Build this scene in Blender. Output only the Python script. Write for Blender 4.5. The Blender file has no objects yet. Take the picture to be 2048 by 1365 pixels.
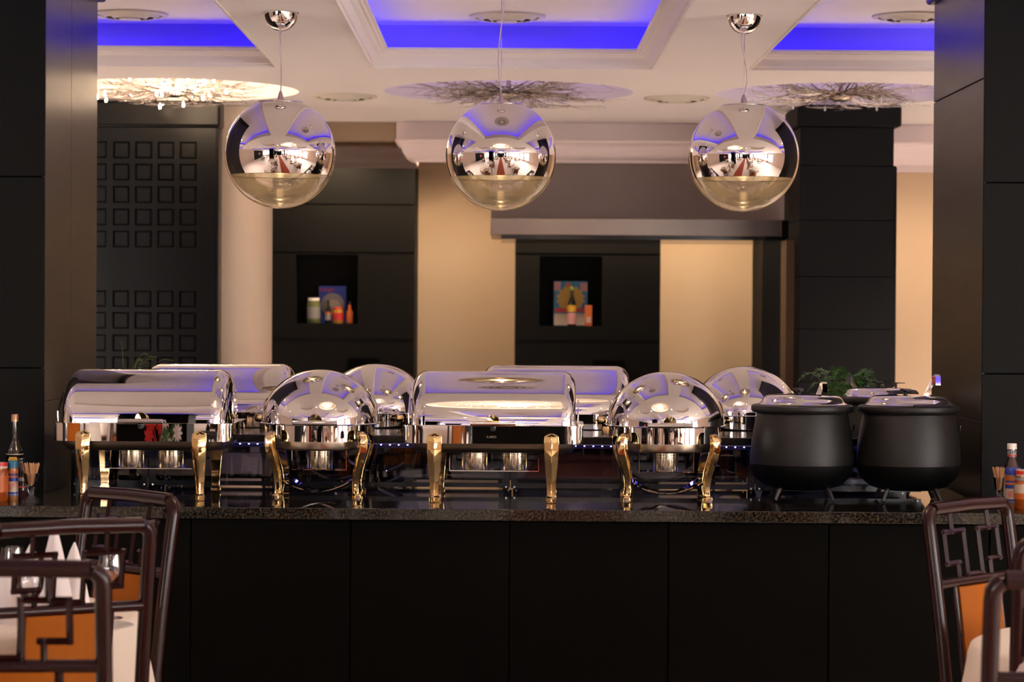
import bpy, bmesh, math, random
from mathutils import Vector, Matrix, Euler
random.seed(7)
PI = math.pi
S = bpy.context.scene
COL = S.collection
EYE = 1.58
FPX = 4900.0

# ---------------------------------------------------------------- camera
cd = bpy.data.cameras.new('camera'); cam = bpy.data.objects.new('camera', cd); COL.objects.link(cam)
cd.sensor_width = 36.0; cd.lens = FPX / 2048.0 * 36.0
yaw, pitch, roll = -14.0/FPX, -57.5/FPX, 0.006
R = Matrix.Rotation(yaw, 4, 'Z') @ Matrix.Rotation(PI/2 + pitch, 4, 'X') @ Matrix.Rotation(roll, 4, 'Z')
cam.matrix_world = Matrix.Translation((0, 0, EYE)) @ R
cd.clip_start = 0.05; cd.clip_end = 100
cd.dof.use_dof = True; cd.dof.focus_distance = 8.45; cd.dof.aperture_fstop = 4.6
S.camera = cam
# ---------------------------------------------------------------- world, exposure
w = bpy.data.worlds.new('world'); S.world = w; w.use_nodes = True
w.node_tree.nodes['Background'].inputs[0].default_value = (0.75, 0.85, 1, 1)
w.node_tree.nodes['Background'].inputs[1].default_value = 0.3
S.view_settings.view_transform = 'Standard'; S.view_settings.look = 'None'
S.view_settings.exposure = 0.28; S.view_settings.gamma = 1.0
S.view_settings.use_curve_mapping = False
# light strengths
WINDOW_E = 13.0
LED_E = 6.0
CIRCLE_W = 26.0
SPOT_W = 330.0
WARM = (1.0, 0.70, 0.46)
SPOTC = (1.0, 0.88, 0.82)

def area_light(name, loc, rot, sx, sy, power, col):
    l = bpy.data.lights.new(name, 'AREA'); l.shape = 'RECTANGLE'; l.size = sx; l.size_y = sy
    l.energy = power; l.color = col
    o = bpy.data.objects.new(name, l); COL.objects.link(o); o.location = loc; o.rotation_euler = rot
    return o

def point_light(name, loc, power, col, rad=0.03, parent=None):
    l = bpy.data.lights.new(name, 'POINT'); l.energy = power; l.color = col; l.shadow_soft_size = rad
    o = bpy.data.objects.new(name, l); COL.objects.link(o); o.location = loc
    if parent: o.parent = parent
    return o

# pixel (in 2048x1365) to world at depth Y
def P(px, py, Y):
    d = R.to_3x3() @ Vector(((px-1024)/FPX, -(py-682.5)/FPX, -1.0))
    t = Y / d.y
    return Vector((d.x*t, Y, EYE + d.z*t))

# ---------------------------------------------------------------- materials
def base_mat(name):
    m = bpy.data.materials.new(name); m.use_nodes = True
    return m, m.node_tree, m.node_tree.nodes['Principled BSDF']

def mat(name, col, rough=0.5, metal=0.0, var=0.06, scale=6.0, bump=0.0, bscale=60.0, spec=0.5, coat=0.0, sheen=0.0, stretch=None, rvar=0.0):
    m, nt, b = base_mat(name)
    N, L = nt.nodes, nt.links
    tc = N.new('ShaderNodeTexCoord'); mp = N.new('ShaderNodeMapping')
    L.new(tc.outputs['Object'], mp.inputs[0])
    if stretch: mp.inputs['Scale'].default_value = stretch
    no = N.new('ShaderNodeTexNoise'); no.inputs['Scale'].default_value = scale; no.inputs['Detail'].default_value = 4
    L.new(mp.outputs[0], no.inputs[0])
    mx = N.new('ShaderNodeMix'); mx.data_type = 'RGBA'
    mx.inputs[6].default_value = tuple(c*(1-var) for c in col) + (1,)
    mx.inputs[7].default_value = tuple(min(1, c*(1+var)) for c in col) + (1,)
    L.new(no.outputs[0], mx.inputs[0]); L.new(mx.outputs[2], b.inputs['Base Color'])
    b.inputs['Roughness'].default_value = rough; b.inputs['Metallic'].default_value = metal
    b.inputs['Specular IOR Level'].default_value = spec
    b.inputs['Coat Weight'].default_value = coat
    b.inputs['Coat Roughness'].default_value = 0.08
    if rvar:
        mr = N.new('ShaderNodeMapRange'); mr.inputs[3].default_value = max(0, rough-rvar); mr.inputs[4].default_value = rough+rvar
        L.new(no.outputs[0], mr.inputs[0]); L.new(mr.outputs[0], b.inputs['Roughness'])
    if bump:
        n2 = N.new('ShaderNodeTexNoise'); n2.inputs['Scale'].default_value = bscale
        L.new(mp.outputs[0], n2.inputs[0])
        bp = N.new('ShaderNodeBump'); bp.inputs['Strength'].default_value = bump; bp.inputs['Distance'].default_value = 0.002
        L.new(n2.outputs[0], bp.inputs['Height']); L.new(bp.outputs[0], b.inputs['Normal'])
    return m

def emit(name, col, s):
    m, nt, b = base_mat(name)
    b.inputs['Base Color'].default_value = (0.8, 0.8, 0.8, 1)
    b.inputs['Emission Color'].default_value = tuple(col) + (1,)
    b.inputs['Emission Strength'].default_value = s
    return m

def thin_glass(name, tint=(1, 1, 1), refl=1.0, haze=0.0, hazecol=(0.6, 0.55, 0.4), base=0.04):
    m, nt, b = base_mat(name); N, L = nt.nodes, nt.links
    out = N['Material Output']
    tr = N.new('ShaderNodeBsdfTransparent'); tr.inputs[0].default_value = tuple(tint) + (1,)
    gl = N.new('ShaderNodeBsdfGlossy'); gl.inputs['Roughness'].default_value = 0.01
    lw = N.new('ShaderNodeLayerWeight'); lw.inputs[0].default_value = 0.35
    mr = N.new('ShaderNodeMapRange'); mr.inputs[3].default_value = base; mr.inputs[4].default_value = refl
    L.new(lw.outputs['Fresnel'], mr.inputs[0])
    mx = N.new('ShaderNodeMixShader'); L.new(mr.outputs[0], mx.inputs[0]); L.new(tr.outputs[0], mx.inputs[1]); L.new(gl.outputs[0], mx.inputs[2])
    last = mx
    if haze:
        df = N.new('ShaderNodeBsdfTranslucent'); df.inputs[0].default_value = tuple(hazecol) + (1,)
        d2 = N.new('ShaderNodeBsdfDiffuse'); d2.inputs[0].default_value = tuple(hazecol) + (1,)
        ad = N.new('ShaderNodeMixShader'); L.new(df.outputs[0], ad.inputs[1]); L.new(d2.outputs[0], ad.inputs[2])
        tc = N.new('ShaderNodeTexCoord'); no = N.new('ShaderNodeTexNoise'); no.inputs['Scale'].default_value = 14; no.inputs['Detail'].default_value = 6
        L.new(tc.outputs['Object'], no.inputs[0])
        m3 = N.new('ShaderNodeMapRange'); m3.inputs[1].default_value = 0.35; m3.inputs[2].default_value = 0.7
        m3.inputs[3].default_value = haze*0.3; m3.inputs[4].default_value = haze
        L.new(no.outputs[0], m3.inputs[0])
        m2 = N.new('ShaderNodeMixShader'); L.new(m3.outputs[0], m2.inputs[0]); L.new(mx.outputs[0], m2.inputs[1]); L.new(ad.outputs[0], m2.inputs[2])
        last = m2
    L.new(last.outputs[0], out.inputs[0])
    return m

def granite(name):
    m, nt, b = base_mat(name); N, L = nt.nodes, nt.links
    tc = N.new('ShaderNodeTexCoord'); v = N.new('ShaderNodeTexVoronoi'); v.inputs['Scale'].default_value = 260
    n = N.new('ShaderNodeTexNoise'); n.inputs['Scale'].default_value = 120; n.inputs['Detail'].default_value = 8
    L.new(tc.outputs['Object'], v.inputs[0]); L.new(tc.outputs['Object'], n.inputs[0])
    r = N.new('ShaderNodeValToRGB'); r.color_ramp.elements[0].position = 0.42; r.color_ramp.elements[0].color = (0.004, 0.004, 0.004, 1)
    r.color_ramp.elements[1].position = 0.72; r.color_ramp.elements[1].color = (0.05, 0.04, 0.026, 1)
    L.new(n.outputs[0], r.inputs[0])
    mx = N.new('ShaderNodeMix'); mx.data_type = 'RGBA'; mx.blend_type = 'MULTIPLY'; mx.inputs[0].default_value = 0.6
    L.new(r.outputs[0], mx.inputs[6]); L.new(v.outputs['Distance'], mx.inputs[7])
    L.new(r.outputs[0], b.inputs['Base Color']); b.inputs['Roughness'].default_value = 0.05
    return m

M = {}
M['ceiling'] = mat('ceiling_paint', (0.85, 0.81, 0.80), 0.85, var=0.02, scale=1.5)
M['cove'] = mat('cove_led_glow_tint', (0.27, 0.20, 0.88), 0.7, var=0.04)  # blue LED glow on the cove walls is put into their colour
M['mould'] = mat('moulding_paint', (0.82, 0.75, 0.72), 0.6, var=0.02)
M['peach'] = mat('peach_paint', (0.70, 0.51, 0.33), 0.8, var=0.03, scale=2)
M['pink'] = mat('pink_paint', (0.84, 0.70, 0.69), 0.75, var=0.02)
M['brown'] = mat('header_dim_brown', (0.34, 0.24, 0.16), 0.7, var=0.05)  # weaker light on the left header is put into this darker brown
M['taupe'] = mat('taupe_paint', (0.16, 0.115, 0.10), 0.7, var=0.05)
M['hoodpaint'] = mat('hood_paint', (0.21, 0.16, 0.145), 0.6, var=0.04)
M['steel'] = mat('brushed_steel', (0.24, 0.20, 0.17), 0.26, 1.0, var=0.05, scale=5, stretch=(1, 1, 30))
M['black'] = mat('black_laminate', (0.0026, 0.0023, 0.0018), 0.5, var=0.15, scale=3, bump=0.05, spec=0.03)
M['blackwall'] = mat('black_wall', (0.006, 0.0055, 0.0045), 0.7, var=0.15, scale=3, spec=0.12)
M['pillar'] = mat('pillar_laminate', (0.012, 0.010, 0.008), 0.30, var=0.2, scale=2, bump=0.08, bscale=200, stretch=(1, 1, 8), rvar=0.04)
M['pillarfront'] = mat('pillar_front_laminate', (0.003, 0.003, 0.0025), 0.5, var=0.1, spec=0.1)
M['cladblack'] = mat('column_cladding', (0.006, 0.0056, 0.0054), 0.55, var=0.1, bump=0.08, spec=0.1)
M['lacquer'] = mat('black_lacquer', (0.0012, 0.0009, 0.0006), 0.34, var=0.2, coat=0.0, bump=0.05, bscale=15, spec=0.22)
M['grout'] = mat('dark_joint', (0.002, 0.002, 0.002), 0.8, spec=0.03)
M['granite'] = granite('black_granite')
M['chrome'] = mat('polished_chrome', (0.78, 0.75, 0.73), 0.015, 1.0, var=0.01)
M['mirror'] = mat('mirror_film', (0.90, 0.85, 0.82), 0.004, 1.0, var=0.005)
M['goldin'] = mat('inner_mirror_film', (0.88, 0.82, 0.70), 0.14, 1.0, var=0.12, scale=12)
M['satin'] = mat('satin_steel', (0.50, 0.42, 0.33), 0.24, 1.0, var=0.04)
M['dullsteel'] = mat('dull_steel', (0.30, 0.25, 0.20), 0.32, 1.0, var=0.08, bump=0.05)
M['brass'] = mat('polished_brass', (0.84, 0.62, 0.30), 0.06, 1.0, var=0.05, scale=20, bump=0.05, bscale=40)
M['can'] = mat('fuel_can_tin', (0.55, 0.48, 0.38), 0.16, 1.0, var=0.04)
M['plastic'] = mat('black_plastic', (0.008, 0.008, 0.008), 0.25)
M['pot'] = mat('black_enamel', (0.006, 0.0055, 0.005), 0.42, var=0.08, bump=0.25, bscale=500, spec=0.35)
M['potlow'] = mat('black_enamel_shaded', (0.002, 0.002, 0.002), 0.5, var=0.05, spec=0.12)  # darker enamel carries the soft shading low on the kettles
M['frame'] = mat('riser_frame', (0.005, 0.005, 0.007), 0.12)
M['wood'] = mat('mahogany_lacquer', (0.017, 0.0024, 0.002), 0.22, var=0.3, scale=8, coat=0.06, spec=0.28, stretch=(1, 1, 6))
M['leather'] = mat('orange_leather', (0.30, 0.078, 0.003), 0.6, var=0.12, scale=12, bump=0.3, bscale=220, spec=0.15)
M['cloth'] = mat('table_linen', (0.70, 0.60, 0.50), 0.9, var=0.02, bump=0.1, bscale=400)
M['napkin'] = mat('napkin_linen', (0.85, 0.78, 0.76), 0.9, var=0.02, bump=0.1, bscale=400)
M['china'] = mat('white_china', (0.8, 0.76, 0.7), 0.1)
M['floor'] = mat('floor_tile', (0.72, 0.62, 0.54), 0.4, var=0.06, scale=2)
M['carpet'] = mat('red_carpet', (0.30, 0.055, 0.02), 0.95, var=0.15, scale=40)
M['curtain'] = mat('red_curtain', (0.45, 0.10, 0.07), 0.9, var=0.15)
M['wallcream'] = mat('dining_wall', (0.55, 0.42, 0.34), 0.8, var=0.03)
M['column'] = mat('round_column_paint', (0.72, 0.58, 0.44), 0.5, var=0.05, scale=3, stretch=(1, 1, 0.1))
M['cord'] = mat('cord', (0.45, 0.36, 0.36), 0.4)
M['cone'] = mat('cord_grip', (0.30, 0.20, 0.24), 0.35)
M['twig'] = mat('silver_twig', (0.42, 0.38, 0.35), 0.16, 1.0, var=0.3, scale=30)
M['vent'] = mat('vent_paint', (0.66, 0.62, 0.52), 0.5, var=0.03)
M['ventdark'] = mat('vent_gap', (0.10, 0.09, 0.07), 0.7)
M['led'] = emit('blue_led', (0.07, 0.03, 1.0), LED_E)
M['leddot'] = emit('blue_led_dot', (0.22, 0.22, 1.0), 16.0)
M['ledring'] = emit('violet_led', (0.25, 0.12, 1.0), 2.2)
M['bulb'] = emit('warm_bulb', (1.0, 0.72, 0.45), 70.0)
M['bulboff'] = mat('unlit_bulb', (0.7, 0.7, 0.7), 0.05)
M['lampbulb'] = emit('pendant_bulb', (1.0, 0.74, 0.42), 30.0)
M['spot'] = emit('spot_lens', (1.0, 0.80, 0.68), 60.0)
M['window'] = emit('daylight_pane', (1.0, 0.97, 0.92), WINDOW_E)
M['glass'] = thin_glass('clear_glass', (1, 1, 1))
M['bowl'] = thin_glass('bowl_glass', (0.97, 0.96, 0.94), 1.0, 0.10, (0.66, 0.48, 0.34), base=0.05)
M['darkglass'] = thin_glass('riser_glass', (0.60, 0.62, 0.72), 0.45, base=0.02)
M['leaf'] = mat('fern_leaf', (0.04, 0.13, 0.02), 0.5, var=0.4, scale=30)
M['leafy'] = mat('grass_leaf', (0.10, 0.15, 0.02), 0.5, var=0.3)
M['terra'] = mat('plant_pot', (0.03, 0.025, 0.02), 0.4)
M['soil'] = mat('soil', (0.02, 0.012, 0.008), 0.9)
M['white'] = mat('white_plastic', (0.72, 0.66, 0.60), 0.35)
M['blue'] = mat('blue_print', (0.012, 0.035, 0.28), 0.35)
M['teal'] = mat('teal_lid', (0.01, 0.14, 0.26), 0.35)
M['red'] = mat('red_print', (0.55, 0.02, 0.02), 0.4)
M['orange'] = mat('orange_print', (0.48, 0.10, 0.012), 0.4)
M['yellow'] = mat('yellow_print', (0.50, 0.27, 0.012), 0.4)
M['grey'] = mat('grey_print', (0.24, 0.22, 0.21), 0.4)
M['cream'] = mat('cream_print', (0.48, 0.37, 0.28), 0.4)
M['peanut'] = mat('peanut_butter', (0.30, 0.11, 0.025), 0.3, coat=0.5)
M['amber'] = mat('amber_preserve', (0.28, 0.055, 0.006), 0.1, coat=0.8)
M['darkbottle'] = mat('dark_bottle_glass', (0.012, 0.010, 0.005), 0.06, coat=0.6)
M['sauce'] = mat('brown_sauce_glass', (0.035, 0.010, 0.006), 0.08, coat=0.6)
M['goldcap'] = mat('gold_cap', (0.55, 0.32, 0.18), 0.3, 0.8)
M['pick'] = mat('toothpick_wood', (0.58, 0.30, 0.14), 0.7, var=0.2, scale=80)
M['green'] = mat('green_pickle', (0.12, 0.14, 0.04), 0.4, var=0.5, scale=30)
M['pinkp'] = mat('pink_print', (0.50, 0.22, 0.22), 0.5)
M['petal'] = mat('red_petal', (0.62, 0.01, 0.01), 0.6, var=0.2)
M['paper'] = mat('paper', (0.62, 0.50, 0.48), 0.8)
M['screw'] = mat('screw_steel', (0.6, 0.58, 0.55), 0.3, 1.0)

# ---------------------------------------------------------------- mesh builder
class MB:
    def __init__(s): s.v = []; s.f = []; s.mi = []
    def add(s, vs, fs, mi=0, T=None):
        o = len(s.v)
        for p in vs:
            p = Vector(p)
            if T is not None: p = T @ p
            s.v.append(p)
        for f in fs: s.f.append([i+o for i in f]); s.mi.append(mi)
        return s
    def box(s, x0, x1, y0, y1, z0, z1, mi=0, T=None):
        v = [(x0,y0,z0),(x1,y0,z0),(x1,y1,z0),(x0,y1,z0),(x0,y0,z1),(x1,y0,z1),(x1,y1,z1),(x0,y1,z1)]
        return s.add(v, [(3,2,1,0),(4,5,6,7),(0,1,5,4),(1,2,6,5),(2,3,7,6),(3,0,4,7)], mi, T)
    def lathe(s, prof, n=32, mi=0, T=None, cap=True, a0=0.0):
        vs, fs = [], []
        for r, z in prof:
            for k in range(n):
                a = a0 + 2*PI*k/n; vs.append((r*math.cos(a), r*math.sin(a), z))
        m = len(prof)
        for i in range(m-1):
            for k in range(n):
                k2 = (k+1) % n; fs.append((i*n+k, i*n+k2, (i+1)*n+k2, (i+1)*n+k))
        if cap:
            if prof[0][0] > 1e-5: fs.append(tuple(range(n))[::-1])
            if prof[-1][0] > 1e-5: fs.append(tuple((m-1)*n+k for k in range(n)))
        return s.add(vs, fs, mi, T)
    def tube(s, pts, rad, n=8, mi=0, T=None, cap=True, closed=False):
        pts = [Vector(p) for p in pts]; m = len(pts)
        rs = rad if isinstance(rad, (list, tuple)) else [rad]*m
        vs, fs = [], []
        up = None
        for i, p in enumerate(pts):
            if closed: t = (pts[(i+1) % m] - pts[i-1])
            else: t = pts[min(i+1, m-1)] - pts[max(i-1, 0)]
            t.normalize()
            if up is None:
                up = Vector((0, 0, 1)) if abs(t.z) < 0.9 else Vector((1, 0, 0))
            a = t.cross(up)
            if a.length < 1e-4: a = t.cross(Vector((0, 1, 0)))
            a.normalize(); up = a.cross(t).normalized()
            for k in range(n):
                th = 2*PI*k/n
                vs.append(p + (a*math.cos(th) + up*math.sin(th))*rs[i])
        for i in range(m if closed else m-1):
            j = (i+1) % m
            for k in range(n):
                k2 = (k+1) % n; fs.append((i*n+k, i*n+k2, j*n+k2, j*n+k))
        if cap and not closed:
            fs.append(tuple(range(n))[::-1]); fs.append(tuple((m-1)*n+k for k in range(n)))
        return s.add(vs, fs, mi, T)
    def loft(s, rings, mi=0, T=None, cap=True, closed=False):
        n = len(rings[0]); m = len(rings); vs = [p for r in rings for p in r]; fs = []
        for i in range(m if closed else m-1):
            j = (i+1) % m
            for k in range(n):
                k2 = (k+1) % n; fs.append((i*n+k, i*n+k2, j*n+k2, j*n+k))
        if cap and not closed:
            fs.append(tuple(range(n))[::-1]); fs.append(tuple((m-1)*n+k for k in range(n)))
        return s.add(vs, fs, mi, T)
    def strip(s, pts, width, thick, T=None, mi=0, wdir=(0, 1, 0)):
        """flat bar following pts, width along wdir, thickness across"""
        pts = [Vector(p) for p in pts]; wd = Vector(wdir).normalized(); rings = []
        for i, p in enumerate(pts):
            t = (pts[min(i+1, len(pts)-1)] - pts[max(i-1, 0)]).normalized()
            nn = t.cross(wd).normalized()
            a, b = wd*width/2, nn*thick/2
            rings.append([p-a-b, p+a-b, p+a+b, p-a+b])
        return s.loft(rings, mi, T)
    def prism(s, poly, h0, h1, axis='z', mi=0, T=None):
        def q(a, b, h): return {'z': (a, b, h), 'y': (a, h, b), 'x': (h, a, b)}[axis]
        n = len(poly); vs = [q(a, b, h0) for a, b in poly] + [q(a, b, h1) for a, b in poly]
        fs = [tuple(range(n))[::-1], tuple(range(n, 2*n))] + [(k, (k+1) % n, n+(k+1) % n, n+k) for k in range(n)]
        return s.add(vs, fs, mi, T)
    def build(s, name, mats, parent=None, loc=None, smooth=40, bevel=0.0, bseg=2, fix=True):
        me = bpy.data.meshes.new(name); me.from_pydata([tuple(v) for v in s.v], [], s.f)
        if not isinstance(mats, (list, tuple)): mats = [mats]
        for m in mats: me.materials.append(m)
        me.polygons.foreach_set('material_index', s.mi)
        if fix:
            bm = bmesh.new(); bm.from_mesh(me); bmesh.ops.recalc_face_normals(bm, faces=bm.faces); bm.to_mesh(me); bm.free()
        if smooth:
            me.polygons.foreach_set('use_smooth', [True]*len(me.polygons)); me.set_sharp_from_angle(angle=math.radians(smooth))
        me.update()
        o = bpy.data.objects.new(name, me); COL.objects.link(o)
        if parent: o.parent = parent
        if loc: o.location = loc
        if bevel:
            b = o.modifiers.new('bevel', 'BEVEL'); b.width = bevel; b.segments = bseg; b.limit_method = 'ANGLE'; b.angle_limit = math.radians(40)
        return o

def tag(o, label, cat, group=None, kind=None):
    if label: o['label'] = label
    if cat: o['category'] = cat
    if group: o['group'] = group
    if kind: o['kind'] = kind
    return o
def thing(name, label, cat, loc=(0,0,0), rz=0.0, group=None):
    o = bpy.data.objects.new(name, None); COL.objects.link(o); o.location = loc; o.rotation_euler = (0, 0, rz)
    o.empty_display_size = 0.05
    return tag(o, label, cat, group)
def struct(o): o['kind'] = 'structure'; return o
def dup(root, loc, rz=None, label=None, group=None):
    def cp(o, par):
        c = o.copy(); COL.objects.link(c)
        if par is not None:
            c.parent = par; c.matrix_parent_inverse = o.matrix_parent_inverse.copy()
        for ch in kids.get(o.name, []): cp(ch, c)
        return c
    kids = {}
    for o in list(COL.objects):
        if o.parent: kids.setdefault(o.parent.name, []).append(o)
    r = cp(root, None); r.location = loc
    if rz is not None: r.rotation_euler = (0, 0, rz)
    if label: r['label'] = label
    if group: r['group'] = group
    elif 'group' in r and group == '': del r['group']
    return r

def text_mesh(txt, size, align='CENTER'):
    cu = bpy.data.curves.new('txt', 'FONT'); cu.body = txt; cu.size = size; cu.align_x = align; cu.align_y = 'CENTER'; cu.resolution_u = 3
    cu.extrude = 0.0
    to = bpy.data.objects.new('txt', cu); COL.objects.link(to)
    bpy.context.view_layer.update()
    me = bpy.data.meshes.new_from_object(to.evaluated_get(bpy.context.evaluated_depsgraph_get()))
    bpy.data.objects.remove(to); bpy.data.curves.remove(cu)
    return me
def text_on(name, txt, size, m, parent, z, r=None, y=None, shear=0.0, xs=1.0, ang=0.0, bold=0.0, x=0.0):
    """text facing -Y: wrapped on a cylinder radius r (front at -r) or flat at y"""
    me = text_mesh(txt, size)
    for v in me.vertices:
        px, pz = v.co.x*xs + shear*v.co.y, v.co.y + ang*v.co.x
        px += x
        if r: a = px/r; v.co = (r*math.sin(a), -r*math.cos(a), z+pz)
        else: v.co = (px, y, z+pz)
    me.materials.append(m)
    o = bpy.data.objects.new(name, me); COL.objects.link(o); o.parent = parent
    so = o.modifiers.new('solid', 'SOLIDIFY'); so.thickness = 0.0006; so.offset = 0
    return o

def rrect(hx, hy, r, n=5):
    pts = []
    for cx, cy, a0 in ((hx-r, hy-r, 0), (-hx+r, hy-r, PI/2), (-hx+r, -hy+r, PI), (hx-r, -hy+r, 1.5*PI)):
        for k in range(n+1):
            a = a0 + PI/2*k/n; pts.append((cx+r*math.cos(a), cy+r*math.sin(a)))
    return pts

# ================================================================ SETTING
CEIL = EYE + 1.08          # 2.66
CTOP = EYE + 1.275         # coffer ceiling
YB = 15.4                  # back wall
XL, XR, YF = -7.2, 7.2, -15.0

# coffers: (x0,x1,y0,y1)
XC = [(-6.6, -4.0), (-3.55, -1.012), (-0.602, 0.650), (1.07, 3.55), (4.0, 6.6)]
YC = [(-12.9, -10.15), (-7.7, -4.95), (-2.5, 0.35), (2.75, 5.55), (8.0, 10.84)]
coffers = [(a, b, c, d) for (a, b) in XC for (c, d) in YC]
CIRC_Y = [12.03, 6.80, 1.55, -3.7, -8.9]
CIRC_X = [-1.63, 0.01, 1.64]
circles = [(x, y) for x in CIRC_X for y in CIRC_Y]
CR = 0.61; CS = 0.70
holes = coffers + [(x-CS, x+CS, y-CS, y+CS) for x, y in circles]
xs = sorted({round(v, 4) for h in holes for v in h[:2]} | {XL, XR})
ys = sorted({round(v, 4) for h in holes for v in h[2:]} | {YF, YB})
mb = MB()
for i in range(len(xs)-1):
    for j in range(len(ys)-1):
        cx, cy = (xs[i]+xs[i+1])/2, (ys[j]+ys[j+1])/2
        if any(h[0] < cx < h[1] and h[2] < cy < h[3] for h in holes): continue
        mb.add([(xs[i], ys[j], CEIL), (xs[i], ys[j+1], CEIL), (xs[i+1], ys[j+1], CEIL), (xs[i+1], ys[j], CEIL)], [(0, 1, 2, 3)])
NC = 64
for (x, y) in circles:
    inner, outer = [], []
    for k in range(NC):
        a = 2*PI*k/NC; c, s_ = math.cos(a), math.sin(a); q = CS/max(abs(c), abs(s_))
        inner.append((x+CR*c, y+CR*s_, CEIL)); outer.append((x+q*c, y+q*s_, CEIL))
    up = [(p[0], p[1], CEIL+0.16) for p in inner]
    mb.add(outer+inner+up, [(k, NC+k, NC+(k+1) % NC, (k+1) % NC) for k in range(NC)] + [(NC+k, 2*NC+k, 2*NC+(k+1) % NC, NC+(k+1) % NC) for k in range(NC)] + [tuple(2*NC+k for k in range(NC))])
for (a, b, c, d) in coffers:
    g = 0.07
    A, B, C, D = a-g, b+g, c-g, d+g
    z0 = CEIL+0.045
    mb.add([(a,c,CEIL),(b,c,CEIL),(b,d,CEIL),(a,d,CEIL),(a,c,z0),(b,c,z0),(b,d,z0),(a,d,z0),(A,C,z0),(B,C,z0),(B,D,z0),(A,D,z0),(A,C,CTOP),(B,C,CTOP),(B,D,CTOP),(A,D,CTOP)],
           [(0,1,5,4),(1,2,6,5),(2,3,7,6),(3,0,4,7),(4,5,9,8),(5,6,10,9),(6,7,11,10),(7,4,8,11),(12,13,14,15)])
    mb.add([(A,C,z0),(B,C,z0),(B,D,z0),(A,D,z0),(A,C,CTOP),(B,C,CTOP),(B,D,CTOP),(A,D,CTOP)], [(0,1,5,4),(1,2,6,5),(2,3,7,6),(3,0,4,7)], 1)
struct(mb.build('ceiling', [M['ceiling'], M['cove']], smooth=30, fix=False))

# crown moulding + LED strip in each coffer
prof = [(0.0, -0.004), (0.010, -0.004), (0.012, 0.008), (0.020, 0.012), (0.024, 0.026), (0.034, 0.042), (0.050, 0.052), (0.054, 0.058), (0.066, 0.060), (0.068, 0.068), (0.080, 0.070), (0.080, 0.080), (0.070, 0.080), (0.060, 0.066), (0.02, 0.052), (0.0, 0.049)]
def ring_prof(mbx, a, b, c, d, pr, z):
    rings = []
    for (q, h) in pr:
        rings.append([(a+q, c+q, z+h), (b-q, c+q, z+h), (b-q, d-q, z+h), (a+q, d-q, z+h)])
    n = len(rings); vs = [p for r in rings for p in r]; fs = []
    for i in range(n):
        j = (i+1) % n
        for k in range(4):
            k2 = (k+1) % 4; fs.append((i*4+k, i*4+k2, j*4+k2, j*4+k))
    mbx.add(vs, fs)
for n_, (a, b, c, d) in enumerate(coffers):
    m1 = MB(); ring_prof(m1, a, b, c, d, prof, CEIL)
    t = struct(m1.build('trim_%d' % (n_+1), M['mould'], smooth=25))
    m2 = MB(); ring_prof(m2, a-0.03, b+0.03, c-0.03, d+0.03, [(0, 0), (0.012, 0), (0.012, 0.008), (0, 0.008)], CEIL+0.050)
    m2.build('led_strip', M['led'], t, smooth=0)

# floor, aisle carpet
struct(MB().box(XL, XR, YF, YB+0.3, -0.1, 0).build('floor', M['floor'], smooth=0))
tag(MB().box(-0.45, 0.45, YF+0.5, 7.3, 0, 0.012).build('aisle_carpet', M['carpet'], smooth=0), 'long red brown carpet runner down the dining room aisle, mirrored in the pendants', 'carpet')
# walls
zt = CTOP + 0.1
struct(MB().box(XL, XR, YB, YB+0.2, 0, zt).build('wall_back', M['peach'], smooth=0))
wl = struct(MB().box(XL-0.2, XL, YF, YB+0.2, 0, zt).build('wall_left', M['wallcream'], smooth=0))
wr = struct(MB().box(XR, XR+0.2, YF, YB+0.2, 0, zt).build('wall_right', M['wallcream'], smooth=0))
wf = struct(MB().box(XL, XR, YF-0.2, YF, 0, zt).build('wall_front', M['blackwall'], smooth=0))
# windows of the dining room (behind and beside the viewer)
wn = 0
def window(x, y, w_, axis, side):
    global wn; wn += 1
    fr, pn, cu = MB(), MB(), MB()
    z0, z1 = 0.55, 2.35
    def bx(m, u0, u1, d0, d1, za, zb):
        if axis == 'x': m.box(min(x+side*d0, x+side*d1), max(x+side*d0, x+side*d1), y+u0, y+u1, za, zb)
        else: m.box(x+u0, x+u1, min(y+side*d0, y+side*d1), max(y+side*d0, y+side*d1), za, zb)
    h = w_/2
    bx(fr, -h-.06, -h, 0, .07, z0-.06, z1+.06); bx(fr, h, h+.06, 0, .07, z0-.06, z1+.06)
    bx(fr, -h, h, 0, .07, z1, z1+.06); bx(fr, -h, h, 0, .07, z0-.06, z0)
    bx(fr, -.02, .02, .02, .05, z0, z1); bx(fr, -h, h, .02, .05, 1.75, 1.79)
    f = struct(fr.build('window_%d' % wn, M['frame'], smooth=0))
    bx(pn, -h, h, .004, .012, z0, z1); pn.build('pane', M['window'], f, smooth=0)
    return f
for y in (-13, -10.6, -8.2, -5.8, -3.4, -1.0, 1.4, 3.8): window(XR, y, 1.9, 'x', -1)
for y in (-13, -10.6, -8.2, -5.8, -3.4): window(XL, y, 1.9, 'x', 1)
for x in (-5.6, -3.4, 3.4, 5.6): window(x, YF, 1.5, 'y', 1)
# red curtains between the right-hand windows
pc = None
for k, y in enumerate((-11.8, -9.4, -7.0, -4.6, -2.2, 0.2, 2.6)):
    mbx = MB(); pts = []
    for i in range(25):
        u = -0.22 + 0.44*i/24; pts.append((XR-0.12+0.03*math.sin(i*PI/2.0+0.3), y+u))
    back = [(p[0]+0.012, p[1]) for p in reversed(pts)]
    mbx.prism(pts+back, 0.1, 2.45, 'z')
    tag(mbx.build('curtain', M['curtain'], smooth=50), 'dark red curtain hanging between the bright windows of the dining room', 'curtain', 'curtains between the right windows')
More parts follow.
